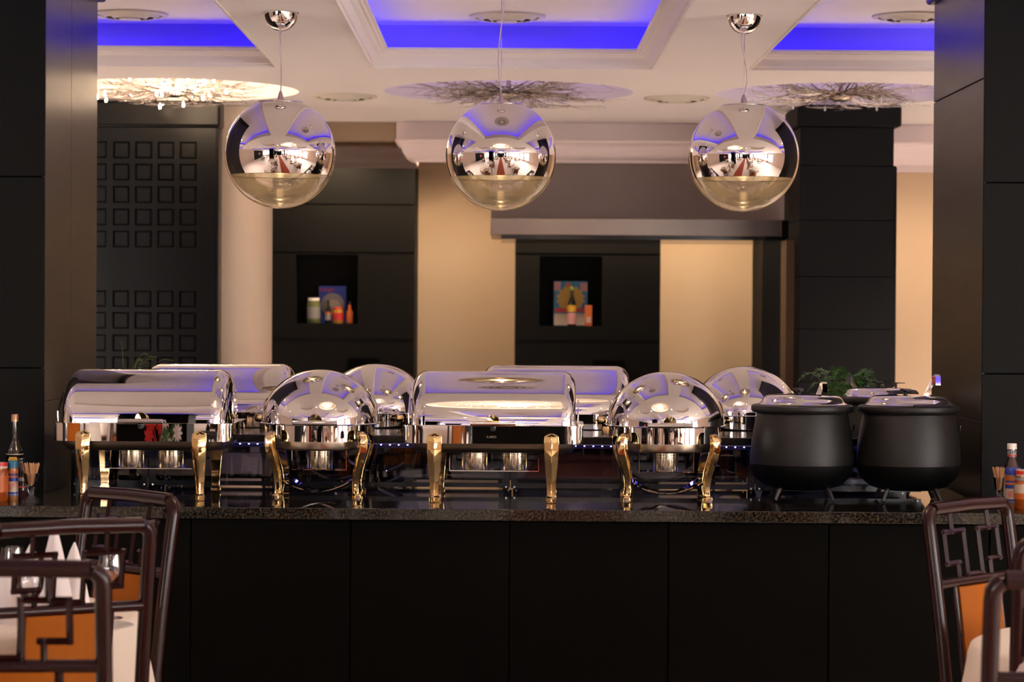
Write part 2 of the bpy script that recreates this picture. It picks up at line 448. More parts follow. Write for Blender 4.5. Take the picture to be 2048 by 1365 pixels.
# dark wall section with red picture on left
tag(MB().box(XL+0.0, XL+0.06, -1.6, 3.5, 0, 2.5).build('wall_panelling', M['blackwall'], smooth=0), 'black panelled section of the left dining room wall behind the red picture', 'panelling')
pic = thing('wall_picture', 'glowing red abstract picture on the black left wall of the dining room', 'picture', (XL+0.08, 0.8, 1.5))
MB().box(-.015, .02, -.5, .5, -.32, .32).build('frame', M['frame'], pic, smooth=0, bevel=.004)
MB().box(.02, .024, -.45, .45, -.27, .27).build('canvas', M['red'], pic, smooth=0)

# columns in the dining room (reflected)
def room_column(x, y, hw, label):
    c = thing('dining_column', label, 'column', (x, y, 0))
    MB().box(-hw, hw, -hw, hw, 0, CEIL-0.12).build('shaft', M['black'], c, smooth=0, bevel=.006)
    MB().box(-hw-.03, hw+.03, -hw-.03, hw+.03, CEIL-0.12, CEIL-.002).build('capital', M['black'], c, smooth=0, bevel=.008)
    return c
room_column(-2.2, -3.7, 0.24, 'black square column left of the aisle behind the viewer')
room_column(2.2, -3.7, 0.24, 'black square column right of the aisle behind the viewer')
room_column(-2.2, -8.9, 0.24, 'farther black square column left of the aisle behind the viewer')
room_column(2.2, -8.9, 0.24, 'farther black square column right of the aisle behind the viewer')

room_column(-2.12, 2.75, 0.45, 'broad black column in the dining room behind the flowers, mirrored in the left dish')  # added unseen so the left dish mirrors black around the flowers
dk = thing('added_dark_desk', 'long dark desk added unseen behind the viewer to darken the dish reflections', 'desk', (0, -8.2, 0))  # desk added out of view to give the dish bands a dark reflection
MB().box(-1.5, 1.5, -.3, .3, .08, 1.12).build('body', M['black'], dk, smooth=0, bevel=.01)
MB().box(-1.56, 1.56, -.36, .36, 1.121, 1.16).build('desk_top', M['wood'], dk, smooth=0, bevel=.006)
# ---------------- kitchen side back wall: niche walls
def zpx(py, Y): return EYE - (py-625)/FPX*Y
def xpx(px, Y): return (px-1010)/FPX*Y
YN = 14.8
def niche_wall(num, x0, x1, nx0, nx1, nz0, nz1, ztop, bx0, bx1, bz1):
    m = MB(); y0, y1 = YN, YB-0.005
    d = 0.22
    xsn = [x0, nx0, nx1, x1]; zsn = [0.0, nz0, nz1, ztop]
    for i in range(3):
        for j in range(3):
            if i == 1 and j == 1: continue
            m.add([(xsn[i], y0, zsn[j]), (xsn[i+1], y0, zsn[j]), (xsn[i+1], y0, zsn[j+1]), (xsn[i], y0, zsn[j+1])], [(0, 1, 2, 3)])
    for (a, b) in (((nx0, nz0), (nx1, nz0)), ((nx1, nz0), (nx1, nz1)), ((nx1, nz1), (nx0, nz1)), ((nx0, nz1), (nx0, nz0))):
        m.add([(a[0], y0, a[1]), (b[0], y0, b[1]), (b[0], y0+d, b[1]), (a[0], y0+d, a[1])], [(0, 1, 2, 3)])
    m.add([(nx0, y0+d, nz0), (nx1, y0+d, nz0), (nx1, y0+d, nz1), (nx0, y0+d, nz1)], [(0, 1, 2, 3)])
    for xx in (x0, x1): m.add([(xx, y0, 0), (xx, y1, 0), (xx, y1, ztop), (xx, y0, ztop)], [(0, 1, 2, 3)])
    m.add([(x0, y0, ztop), (x1, y0, ztop), (x1, y1, ztop), (x0, y1, ztop)], [(0, 1, 2, 3)])
    o = struct(m.build('wall_niche_%d' % num, M['blackwall'], smooth=0, fix=False))
    # joint lines of the cladding, shallow raised slabs
    MB().box(bx0, bx1, y0-0.02, y0+0.002, bz1-0.32, bz1).build('recess_box', M['grout'], o, smooth=0)
    return o
nw1 = niche_wall(1, xpx(540, YN), xpx(828, YN), xpx(591, YN), xpx(715, YN), zpx(650, YN), zpx(512, YN), zpx(330, YN), xpx(697, YN), xpx(760, YN), zpx(719, YN))
nw2 = niche_wall(2, xpx(1030, YN), xpx(1320, YN), xpx(1078, YN), xpx(1204, YN), zpx(652, YN), zpx(512, YN), zpx(330, YN), xpx(1186, YN), xpx(1249, YN), zpx(721, YN))
for (o, a, b, skip) in ((nw1, 540, 828, None), (nw2, 1030, 1320, None)):
    for py in (410, 506, 680):
        MB().box(xpx(a, YN)+.002, xpx(b, YN)-.002, YN-0.004, YN+0.001, zpx(py+.7, YN), zpx(py, YN)).build('joint', M['grout'], o, smooth=0)
struct(MB().box(xpx(1524, YN), xpx(1640, YN), YN, YB-.005, 0, zpx(330, YN)).build('wall_alcove', M['blackwall'], smooth=0))
# low kitchen counter line against the wall
tag(MB().box(-1.25, 2.6, 14.2, 14.75, 0, 0.80).build('kitchen_cabinet', M['black'], smooth=0, bevel=.004), 'low dark kitchen cabinet run along the foot of the peach wall', 'cabinet')

# header across the ceiling and crown mouldings
YH = 13.95
struct(MB().box(xpx(790, YH)-.0, 2.1+0.35, YH, YH+.10, zpx(283, YH)-.001, CEIL-.001).build('wall_header', M['pink'], smooth=0))
struct(MB().box(-2.2, xpx(790, YH)-.002, YH+.02, YH+.12, zpx(283, YH), CEIL-.001).build('wall_header_left', M['brown'], smooth=0))
cp = [(0.0, zpx(326, YH)), (0.0, zpx(283, YH)), (-0.115, zpx(283, YH)), (-0.114, zpx(288, YH)), (-0.092, zpx(291, YH)), (-0.080, zpx(297, YH)), (-0.076, zpx(305, YH)), (-0.066, zpx(312, YH)), (-0.040, zpx(318, YH)), (-0.014, zpx(321, YH)), (-0.010, zpx(325, YH))]
# pink crown: returns at its left end with the same profile, mitred
def crown(name, xleft, xright, y, m, ret=True):
    mbx = MB(); rings = []
    L0, L1 = [], []
    for (o_, z) in cp:
        L0.append((xleft + (o_ if ret else 0), y + o_, z)); L1.append((xright, y + o_, z))
    n = len(cp)
    fs = [(k, (k+1) % n, n+(k+1) % n, n+k) for k in range(n)]
    mbx.add(L0+L1, fs + [tuple(range(n, 2*n))])
    # return along depth
    if ret:
        L2 = [(xleft + o_, y + 0.38, z) for (o_, z) in cp]
        mbx.add(L0+L2, fs)
    return struct(mbx.build(name, m, smooth=35))
crown('trim_crown_right', xpx(830, YH), 2.45, YH, M['pink'])
crown('trim_crown_left', -2.2, xpx(832, YH+.62), YH+.62, M['taupe'], ret=False)
struct(MB().box(1.8, 5.0, YB-.05, YB-.001, zpx(341, YB), CEIL-.002).build('trim_frieze', M['pink'], smooth=0, bevel=.004))
# soffit under pink header: wall above the hood
# extractor hood
hd = thing('extractor_hood', 'wide taupe extractor hood with brushed steel rim hanging before the peach wall', 'extractor hood', (0, 13.7, 0))
x0h, x1h = xpx(980, 13.7), xpx(1578, 13.7)
MB().box(x0h, x1h, .28, .9, zpx(436, 13.7), zpx(312, 13.7)).build('canopy', M['hoodpaint'], hd, smooth=0, bevel=.004)
MB().box(x0h, xpx(1562, 13.7), 0, .9, zpx(470, 13.7), zpx(436, 13.7)).build('rim', M['steel'], hd, smooth=0, bevel=.004)
MB().box(x0h+.06, x1h-.02, .02, .88, zpx(478, 13.7), zpx(470, 13.7)).build('grease_tray', M['frame'], hd, smooth=0)
MB().box(xpx(1563, 13.7), x1h+.01, .02, .9, zpx(474, 13.7), zpx(437, 13.7)).build('end_cap', M['black'], hd, smooth=0)

# round beige column
oc = struct(MB().lathe([(0.22, 0), (0.22, CEIL-.002)], 48).build('wall_round_column', M['column'], loc=(-1.467, 13.1, 0)))

# right cladded column
Yc = 12.62
cr = thing('cladded_column', 'broad black cladded square column with capital right of the extractor hood', 'column', ((xpx(1598, Yc)+xpx(1785, Yc))/2, Yc, 0))
hw = (xpx(1785, Yc)-xpx(1598, Yc))/2
MB().box(-hw+.006, hw-.006, .006, .49, 0, CEIL-.12).build('core', M['grout'], cr, smooth=0)
zs = [0, .5, zpx(760, Yc), zpx(655, Yc), zpx(550, Yc), zpx(437, Yc), zpx(328, Yc), CEIL-.115]
for i in range(len(zs)-1):
    wd = hw + (0.0 if i >= 5 else 0.0)
    MB().box(-wd, wd, 0, .5, zs[i]+.0015, zs[i+1]-.0015).build('panel', M['cladblack'], cr, smooth=0, bevel=.002)
MB().box(-hw-.02, hw+.035, -.035, .53, CEIL-.115, CEIL-.003).build('capital', M['cladblack'], cr, smooth=0, bevel=.012)
MB().box(hw+.001, hw+.035, .1, .45, 0, zpx(325, Yc)).build('side_pilaster', M['blackwall'], cr, smooth=0, bevel=.012)
st = MB().box(-hw-.045, -hw-.002, .2, .45, 0, zpx(478, 12.9)).build('metal_strip', mat('bronze_strip', (0.11, 0.065, 0.035), .35, .6), cr, smooth=0)

# embossed lacquer column (left)
Ye = 12.6
xe0, xe1 = -2.25, xpx(432, Ye)
ec = thing('embossed_column', 'glossy black lacquer column embossed with small squares beside left pillar', 'column', (0, Ye, 0))
MB().box(xe0, xe1-.006, .012, .13, 0, CEIL-.14).build('core', M['lacquer'], ec, smooth=0)
cells_x = [(181, 212), (225, 258), (269, 303), (314, 347), (358, 392)]
extra = [(137, 170), (92, 125)]
cells_x = extra + cells_x
cells_z = [(288, 322), (332, 366), (377, 411), (422, 456), (466, 500), (586, 619), (629, 663), (674, 708), (718, 752), (762, 796), (806, 840)]
cx_ = [(xpx(a, Ye), xpx(b, Ye)) for a, b in cells_x]; cz_ = [(zpx(b, Ye), zpx(a, Ye)) for a, b in cells_z]
fg = MB()
xcuts = sorted({v for c in cx_ for v in c} | {xe0, xe1}); zcuts = sorted({v for c in cz_ for v in c} | {0.0, CEIL-.14})
for i in range(len(xcuts)-1):
    for j in range(len(zcuts)-1):
        mx_, mz_ = (xcuts[i]+xcuts[i+1])/2, (zcuts[j]+zcuts[j+1])/2
        if any(a < mx_ < b for a, b in cx_) and any(a < mz_ < b for a, b in cz_): continue
        fg.add([(xcuts[i], 0, zcuts[j]), (xcuts[i+1], 0, zcuts[j]), (xcuts[i+1], 0, zcuts[j+1]), (xcuts[i], 0, zcuts[j+1])], [(0, 1, 2, 3)])
for (a, b) in cx_:
    for (c, d) in cz_:
        e = .006
        fg.add([(a,0,c),(b,0,c),(b,0,d),(a,0,d),(a+e,.008,c+e),(b-e,.008,c+e),(b-e,.008,d-e),(a+e,.008,d-e)], [(0,1,5,4),(1,2,6,5),(2,3,7,6),(3,0,4,7)])
fg.build('face_panel', M['lacquer'], ec, smooth=0, fix=False)
tile = None
for (a, b) in cx_:
    for (c, d) in cz_:
        if tile is None:
            hx, hz = (b-a)/2-.008, (d-c)/2-.008
            tile = MB().box(-hx, hx, .004, .011, -hz, hz).build('tile', M['lacquer'], ec, smooth=0, bevel=.002, bseg=1); tt = tile
        else:
            tt = tile.copy(); COL.objects.link(tt)
        tt.location = ((a+b)/2, 0, (c+d)/2)
MB().box(xe0-.03, xe1+.02, -.03, .15, CEIL-.14, CEIL-.003).build('capital', M['lacquer'], ec, smooth=0, bevel=.015, bseg=3)
MB().box(xe1-.004, xe1+.012, -.006, .13, 0, CEIL-.14).build('corner_bead', M['lacquer'], ec, smooth=0, bevel=.005)

# near pillars flanking the buffet
def near_pillar(side, label):
    if side < 0: xi, xo, Y0, Y1 = xpx(90, 8.72), -2.45, 8.72, 9.82
    else: xi, xo, Y0, Y1 = xpx(1964, 8.72), 2.45, 8.72, 9.74
    p = thing('buffet_pillar', label, 'pillar', (0, 0, 0))
    a, b = min(xi, xo), max(xi, xo)
    MB().box(a+.008, b-.008, Y0+.008, Y1-.008, 0, CTOP-.002).build('core', M['grout'], p, smooth=0)
    z2 = CEIL + 0.165
    t = .012
    xa, xb = (xi-t, xi) if side < 0 else (xi, xi+t)
    if side < 0:
        ym = Y0 + (Y1-Y0)*0.47
        for (ya, yb) in ((Y0, ym-.0015), (ym+.0015, Y1)):
            for (za, zb) in ((0, 1.25), (1.253, z2)):
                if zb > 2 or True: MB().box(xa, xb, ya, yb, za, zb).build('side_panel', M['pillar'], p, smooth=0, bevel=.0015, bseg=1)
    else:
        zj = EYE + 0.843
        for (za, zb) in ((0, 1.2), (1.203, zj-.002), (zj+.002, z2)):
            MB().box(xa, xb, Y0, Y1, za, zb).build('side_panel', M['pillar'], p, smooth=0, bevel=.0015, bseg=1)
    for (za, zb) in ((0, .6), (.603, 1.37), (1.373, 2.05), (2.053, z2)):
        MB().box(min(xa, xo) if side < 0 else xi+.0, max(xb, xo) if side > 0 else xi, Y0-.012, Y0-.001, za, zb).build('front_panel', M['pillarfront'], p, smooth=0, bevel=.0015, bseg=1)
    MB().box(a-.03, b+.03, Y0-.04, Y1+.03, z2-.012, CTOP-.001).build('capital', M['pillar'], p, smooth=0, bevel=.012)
    return p
near_pillar(-1, 'black laminate pillar left of the buffet, with a blue glow near its top')
near_pillar(1, 'black laminate pillar at the right end of the buffet behind the soup kettles')

# ================================================================ BUFFET COUNTER
CT = EYE - 0.653            # worktop height
ROT = -0.022
def W(x, y, z=CT):          # counter-plan coordinates (pivot 0,8.6) to world
    c, s_ = math.cos(ROT), math.sin(ROT); dx, dy = x, y-8.6
    return Vector((dx*c - dy*s_, 8.6 + dx*s_ + dy*c, z))
bc = thing('buffet_counter', 'long black buffet counter with granite worktop and panelled front', 'counter', (0, 8.6, 0), ROT)
poly = [(-2.55, -.5), (2.55, -.5), (2.55, 0.02), (1.66, 0.02), (1.64, 1.22), (-1.62, 1.22), (-1.62, 0.045), (-2.55, 0.045)]
MB().prism(poly, CT-.038, CT).build('worktop', M['granite'], bc, smooth=0, bevel=.0025)
MB().prism([(-2.5, -.42), (2.5, -.42), (2.5, -0.02), (1.58, -0.02), (1.56, 1.14), (-1.56, 1.14), (-1.56, 0.0), (-2.5, 0.0)], 0.0, CT-.039).build('carcass', M['grout'], bc, smooth=0)
seam = [xpx(v, 8.16) for v in (-255, 68, 387, 708, 1027, 1345, 1665, 1985, 2305)]
for i in range(len(seam)-1):
    MB().box(seam[i]+.0018, seam[i+1]-.0018, -.44, -.422, 0.09, CT-.045).build('panel', M['black'], bc, smooth=0, bevel=.002, bseg=1)
MB().box(-2.45, 2.45, -.40, -.36, 0, .088).build('plinth', M['steel'], bc, smooth=0)

# riser: illuminated glazed shelf box running along the middle
rs = thing('glazed_riser', 'black framed glass riser shelf with blue LED strip along the counter middle', 'riser', (0, 8.6, CT), ROT)
RY0, RY1, RH = 0.265, 0.66, 0.205
MB().box(-1.60, 1.52, RY0-.02, RY1+.02, RH-.027, RH).build('shelf', M['frame'], rs, smooth=0, bevel=.003)
segs = [(-1.58, -1.30), (-1.295, xpx(1018, 8.87)), (xpx(1018, 8.87)+.004, xpx(1507, 8.87)), (xpx(1507, 8.87)+.004, 1.50)]
def win_frame(x0, x1, y, parent):
    z0, z1 = 0.0, RH-.028
    o4 = [(x0, z0), (x1, z0), (x1, z1), (x0, z1)]
    bx = 0.022
    i_ = rrect((x1-x0)/2-bx, (z1-z0)/2-.022, .014, 4)
    cx, cz = (x0+x1)/2, (z0+z1)/2 + .012
    inner = [(cx+a, cz+b) for a, b in i_]
    n = len(inner)
    # outer points matched by projection onto the rectangle
    outer = []
    for (a, b) in i_:
        sx, sz = ((x1-x0)/2)/max(abs(a), 1e-6), ((z1-z0)/2)/max(abs(b), 1e-6)
        q = min(sx, sz); outer.append((cx + a*q, (z0+z1)/2 + b*q))
    m = MB(); d = .014
    for yy, flip in ((y, 0), (y+d, 1)):
        m.add([(a, yy, b) for a, b in outer]+[(a, yy, b) for a, b in inner], [(k, (k+1) % n, n+(k+1) % n, n+k) for k in range(n)])
    m.add([(a, y, b) for a, b in inner]+[(a, y+d, b) for a, b in inner], [(k, (k+1) % n, n+(k+1) % n, n+k) for k in range(n)])
    m.add([(a, y, b) for a, b in outer]+[(a, y+d, b) for a, b in outer], [(k, (k+1) % n, n+(k+1) % n, n+k) for k in range(n)])
    f = m.build('window_frame', M['frame'], parent, smooth=30)
    MB().box(cx-(x1-x0)/2+.02, cx+(x1-x0)/2-.02, y+.005, y+.008, .02, z1-.004).build('pane', M['darkglass'], f, smooth=0)
    for sx in (x0+.013, x1-.013):
        MB().lathe([(0, -.003), (.003, -.002), (.0035, 0)], 10, T=Matrix.Translation((sx, y-.0005, .02)) @ Matrix.Rotation(-PI/2, 4, 'X') @ Matrix.Scale(-1, 4, (0,0,1))).build('screw', M['screw'], f)
for (a, b) in segs:
    win_frame(a, b, RY0, rs)
    win_frame(a, b, RY1-.014, rs)
MB().box(-1.55, 1.50, RY0-.014, RY0-.006, RH-.0325, RH-.0275).build('led_strip', mat('led_tape', (.2, .2, .5), .3), rs, smooth=0)
dots = [i for i in range(0, 96)]
dm = MB().box(-.0022, .0022, -.003, .003, -.0015, .0015)
d0 = None
for i in dots:
    x = -1.54 + i*0.032
    if d0 is None: d0 = dm.build('led', M['leddot'], rs, smooth=0); o = d0
    else: o = d0.copy(); COL.objects.link(o)
    o.location = (x, RY0-.010, RH-.0345)
area = area_light('riser_led_light', W(0, 8.6+RY0-.012, CT+RH-.037), (0, 0, ROT), 3.0, .01, 0.9, (0.12, 0.10, 1.0))

# ================================================================ CHAFING DISHES
def leg_mb(path, widths, direction):
    """faceted leg lofted along path [(out, z)]; direction = outward unit (x,y)"""
    dx, dy = direction; sx, sy = -dy, dx
    rings = []
    n = len(path)
    for i, ((o_, z), (wd, th)) in enumerate(zip(path, widths)):
        ring = []
        for (a, b) in ((-wd/2, -th/2), (-wd/2, th*.1), (-wd*.22, th*.42), (0, th*.62), (wd*.22, th*.42), (wd/2, th*.1), (wd/2, -th/2)):
            ring.append((dx*(o_+b)+sx*a, dy*(o_+b)+sy*a, z))
        rings.append(ring)
    return MB().loft(rings)
LP = [(0.000, 0.0), (0.000, 0.018), (-.004, 0.024), (-.006, .045), (-.004, .09), (.006, .14), (.012, .18), (.012, .212), (.008, .228), (.000, .238), (-.006, .241)]
LW = [(.036, .034), (.036, .034), (.028, .024), (.030, .024), (.037, .028), (.046, .034), (.050, .036), (.051, .034), (.048, .028), (.036, .018), (.016, .006)]
def fuel_can(parent, x, y, z):
    c = MB().lathe([(0.0, 0), (.044, 0), (.045, .003), (.045, .046), (.0435, .0475), (.0435, .049), (.045, .0505), (.045, .056), (.0435, .0575), (.045, .059), (.045, .068), (.041, .069), (.041, .064), (.016, .063), (.016, .058), (0, .058)], 32).build('fuel_can', M['can'], parent, loc=(x, y, z))
    return c
def handle(parent, y, z):
    b = MB().tube([(-.077, y-.035, z+.008), (.077, y-.035, z+.008)], .0085, 12).build('handle', M['chrome'], parent)
    MB().box(-.012, .012, y-.034, y+.02, z+.004, z+.012).build('bracket', M['chrome'], b, smooth=0)
    MB().lathe([(0, 0), (.020, 0), (.022, .003), (.020, .006), (0, .007)], 24, T=Matrix.Translation((0, y-.012, z+.017)) @ Matrix.Rotation(PI/2, 4, 'X')).build('handle_disc', M['brass'], b)
    MB().lathe([(0, -.016), (.007, -.015), (.009, -.006), (.009, 0), (0, 0)], 16, T=Matrix.Translation((0, y-.03, z-.001))).build('stop_knob', M['plastic'], b)

def rect_chafer(label, loc, rz, group):
    t = thing('roll_top_chafer', label, 'chafing dish', loc, rz, group)
    def band_ring(hx, hy, r, z0, z1, name, m, th=.004, lip=0.0, par=None):
        o_, i_ = rrect(hx, hy, r, 8), rrect(hx-th, hy-th, r-th, 8)
        rings = [[(a, b, z0) for a, b in o_], [(a, b, z1) for a, b in o_], [(a, b, z1) for a, b in i_], [(a, b, z0) for a, b in i_]]
        return MB().loft(rings, closed=True, cap=False).build(name, m, par or t, smooth=30)
    bd = band_ring(.308, .215, .055, .203, .262, 'band', M['chrome'])
    band_ring(.311, .218, .058, .260, .2645, 'rim', M['chrome'], th=.03, par=bd)
    # water pan
    P0 = [rrect(.285, .195, .05, 6), rrect(.282, .192, .05, 6), rrect(.268, .178, .045, 6), rrect(.24, .15, .03, 6)]
    zz = [.255, .190, .171, .168]
    MB().loft([[(a, b, z) for a, b in pp] for pp, z in zip(P0, zz)]).build('water_pan', M['dullsteel'], t, smooth=50)
    # roll lid
    L_, Rr, H = .283, .198, .183
    rings = []; nq = 8; na = 28
    stations = []
    for q in range(nq+1):
        a = PI/2*q/nq; stations.append((-L_+.05*(1-math.sin(a)), .048*(1-math.cos(a))))
    stations = [(-L_ + .05*(1-math.cos(PI/2*q/nq)), .05*(1-math.sin(PI/2*q/nq))) for q in range(nq+1)]
    st_all = stations + [(-x, s_) for x, s_ in reversed(stations)]
    for (x, sh) in st_all:
        ring = []
        for k in range(na+1):
            a = PI*k/na
            ring.append((x, (Rr-sh*.9)*math.cos(a), .264 + (H-sh)*math.sin(a)**0.92))
        rings.append(ring)
    lid = MB().loft(rings, cap=True).build('lid', M['chrome'], t, smooth=60)
    lid.modifiers.new('bevel', 'BEVEL').width = .006
    lid.modifiers['bevel'].segments = 3; lid.modifiers['bevel'].limit_method = 'ANGLE'; lid.modifiers['bevel'].angle_limit = math.radians(60)
    for sx in (-1, 1):
        MB().strip([(sx*(L_+.006), -.19, .268), (sx*(L_+.008), -.19, .30), (sx*(L_+.008), -.10, .36), (sx*(L_+.008), 0, .285), (sx*(L_+.004), .02, .27)], .004, .014, wdir=(1, 0, 0)).build('side_arm', M['chrome'], lid, smooth=40)
    handle(lid, -.198, .264)
    for sx in (-1, 1):
        for sy in (-1, 1):
            lg = leg_mb(LP, LW, (0, sy)); 
            o = lg.build('leg', M['brass'], t, smooth=25, loc=(sx*.200, sy*.208, 0), bevel=.0015)
    # back hinge barrels
    for sx in (-1, 1):
        for k in (0, 1):
            MB().lathe([(0, -.014), (.013, -.013), (.017, -.008), (.0185, 0), (.017, .008), (.013, .013), (0, .014)], 20, T=Matrix.Translation((sx*(.175+.042*k), .232, .243))).build('hinge', M['brass'], t)
        MB().box(min(sx*.16, sx*.235), max(sx*.16, sx*.235), .214, .232, .228, .258).build('hinge_plate', M['chrome'], t, smooth=0)
    # fuel shelf: thin flat strap frame with tray
    tr = MB().box(-.155, .155, -.05, .05, .098, .1005).build('fuel_tray', M['chrome'], t, smooth=0)
    for sx in (-1, 1):
        MB().strip([(sx*.155, 0, .099), (sx*.155, 0, .178)], .09, .002).build('tray_strap', M['chrome'], tr, smooth=0)
    fuel_can(t, -.068, 0, .1006); fuel_can(t, .068, 0, .1006)
    return t

def round_chafer(label, loc, rz, group):
    t = thing('dome_chafer', label, 'chafing dish', loc, rz, group)
    bd = MB().lathe([(.181, .203), (.186, .203), (.186, .262), (.181, .262)], 72, cap=False).build('band', M['chrome'], t, smooth=30)
    MB().lathe([(.170, .259), (.208, .259), (.210, .2615), (.208, .264), (.170, .264)], 72, cap=False).build('rim', M['chrome'], bd, smooth=50)
    MB().lathe([(0, .171), (.164, .171), (.169, .173), (.171, .177), (.172, .203), (.176, .204), (.176, .255), (0, .256)], 72).build('water_pan', M['satin'], t, smooth=50)
    pr = []
    Rd, Hd = .205, .185
    for k in range(25):
        a = PI/2*k/24; pr.append((Rd*math.cos(a)**0.98 if k < 24 else 0.0, .264 + Hd*math.sin(a)))
    lid = MB().lathe([(Rd-.004, .263)] + pr, 96, cap=False).build('lid', M['chrome'], t, smooth=60)
    # raised outer shell seen at the sides
    for sx in (-1, 1):
        mm = MB(); rings = []
        for k in range(9):
            a = PI/2*k/8; rr = .048*math.cos(a)
            rings.append([(sx*(.176+.026*math.sin(a)), rr*math.cos(b), .297+1.25*rr*math.sin(b)) for b in [2*PI*j/24 for j in range(24)]])
        mm.loft(rings).build('pivot_cover', M['chrome'], lid, smooth=60)
    handle(lid, -.196, .262)
    for k in range(4):
        a = PI/4 + k*PI/2; d = (math.cos(a), math.sin(a))
        wd = [(w_*.80, h_*.8) for w_, h_ in LW]
        path = [(.198 + o_*1.6 - .0 + (0.020*(z/.24)**1.1), z) for o_, z in LP]
        leg_mb(path, wd, d).build('leg', M['brass'] if True else M['chrome'], t, smooth=25, bevel=.0012)
    for k in (0, 1):
        a = PI/4 + k*PI/2; d = Vector((math.cos(a), math.sin(a), 0)); pts = []
        for i in range(21):
            u = -1 + i/10; pts.append(d*(u*.185) + Vector((0, 0, .018 + .050*abs(u)**1.8 + k*.0035)))
        MB().strip(pts, .022, .003, wdir=(-d.y, d.x, 0)).build('cross_brace', M['chrome'], t, smooth=40)
    for sx in (-1, 1):
        for k in (0, 1):
            MB().lathe([(0, -.014), (.013, -.013), (.017, -.008), (.0185, 0), (.017, .008), (.013, .013), (0, .014)], 20, T=Matrix.Translation((sx*(.105+.042*k), .19-.04*k, .243))).build('hinge', M['brass'], t)
    tr = MB().box(-.095, .095, -.05, .05, .098, .1005).build('fuel_tray', M['chrome'], t, smooth=0)
    for sx in (-1, 1):
        MB().strip([(sx*.095, 0, .099), (sx*.095, 0, .170)], .09, .002).build('tray_strap', M['chrome'], tr, smooth=0)
    fuel_can(t, 0, 0, .1006)
    return t

gR, gD = None, None
rc0 = rect_chafer('front row rectangular roll top chafing dish at the left end, brass legs', W(-1.240, 8.58), ROT, None)
rc1 = dup(rc0, W(-.034, 8.58), ROT, 'front row rectangular roll top chafing dish in the middle of the counter')
text_on('engraving', 'KARO', .011, M['dullsteel'], rc1, .226, y=-.2155, xs=1.1, x=-.005)
dup(rc0, W(-1.128, 9.56), ROT+PI, 'rear row rectangular roll top chafing dish behind the leftmost one')
dup(rc0, W(.178, 9.56), ROT+PI, 'rear row rectangular roll top chafing dish behind the middle one')
dc0 = round_chafer('front row round dome chafing dish between left and middle rectangular ones', W(-.646, 8.58), ROT+.02, None)
dup(dc0, W(.565, 8.58), ROT+.02, 'front row round dome chafing dish right of centre, brass legs')
dup(dc0, W(-.525, 9.56), ROT+PI, 'rear row round dome chafing dish behind the left front dome')
dup(dc0, W(.915, 9.56), ROT+PI, 'rear row round dome chafing dish half hidden by the left soup kettle')

# ================================================================ SOUP KETTLES
def kettle(label, loc, rz, ladle, disc=False):
    t = thing('soup_kettle', label, 'soup kettle', loc, rz)
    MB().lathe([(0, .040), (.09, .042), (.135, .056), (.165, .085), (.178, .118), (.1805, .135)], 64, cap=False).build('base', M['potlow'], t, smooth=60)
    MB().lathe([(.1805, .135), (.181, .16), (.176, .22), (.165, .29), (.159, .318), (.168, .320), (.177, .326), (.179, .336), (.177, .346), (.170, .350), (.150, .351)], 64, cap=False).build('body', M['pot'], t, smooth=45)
    lid = MB().lathe([(.150, .350), (.158, .352), (.150, .356), (.1435, .360), (.141, .368), (.134, .377), (.120, .384), (.07, .388), (0, .389)], 64, cap=False).build('lid', M['chrome'], t, smooth=50)
    MB().lathe([(.007, .388), (.007, .394), (.010, .398), (.019, .402), (.020, .408), (.012, .410), (0, .410)], 20, T=Matrix.Translation((-.012, 0, 0))).build('lid_knob', M['plastic'], lid)
    for k in range(4):
        a = PI/4+k*PI/2
        MB().tube([(.115*math.cos(a), .115*math.sin(a), .055), (.142*math.cos(a), .142*math.sin(a), 0.006)], [.009, .007], 10).build('foot', M['plastic'], t)
    MB().tube([(.155, .03, .25), (.176, .03, .245), (.183, .03, .255), (.185, .03, .275)], .003, 8).build('side_bracket', M['plastic'], t)
    x, y, lean, top, sg = ladle
    ld = MB()
    pts = [(x-lean, y+.018, .386), (x-lean*.2, y+.010, top-.016), (x, y+.004, top-.003), (x+sg*.003, y-.005, top), (x+sg*.006, y-.012, top-.006), (x+sg*.007, y-.014, top-.038)]
    ld.strip(pts, .018, .0025, wdir=(1, -.3*sg, 0))
    l_ = ld.build('ladle_handle', M['chrome'], t, smooth=40)
    t.scale = (1, 1, .96)
    if disc: MB().lathe([(.004, .388), (.004, .402), (.035, .404), (.036, .406), (0, .408)], 24, T=Matrix.Translation((.055, 0, 0))).build('spare_knob', M['plastic'], lid)
    return t
kettle('black enamel soup kettle nearest the chafing dishes, ladle hook at its right', W(1.043, 8.60), ROT, (.068, -.03, .014, .433, 1))
kettle('black enamel soup kettle at the right end of the front row', W(1.415, 8.60), ROT, (.090, -.02, .030, .462, 1))
kettle('black soup kettle behind, seen between the two front soup kettles', W(1.437, 9.49), ROT, (-.125, -.02, -.022, .436, -1), True)

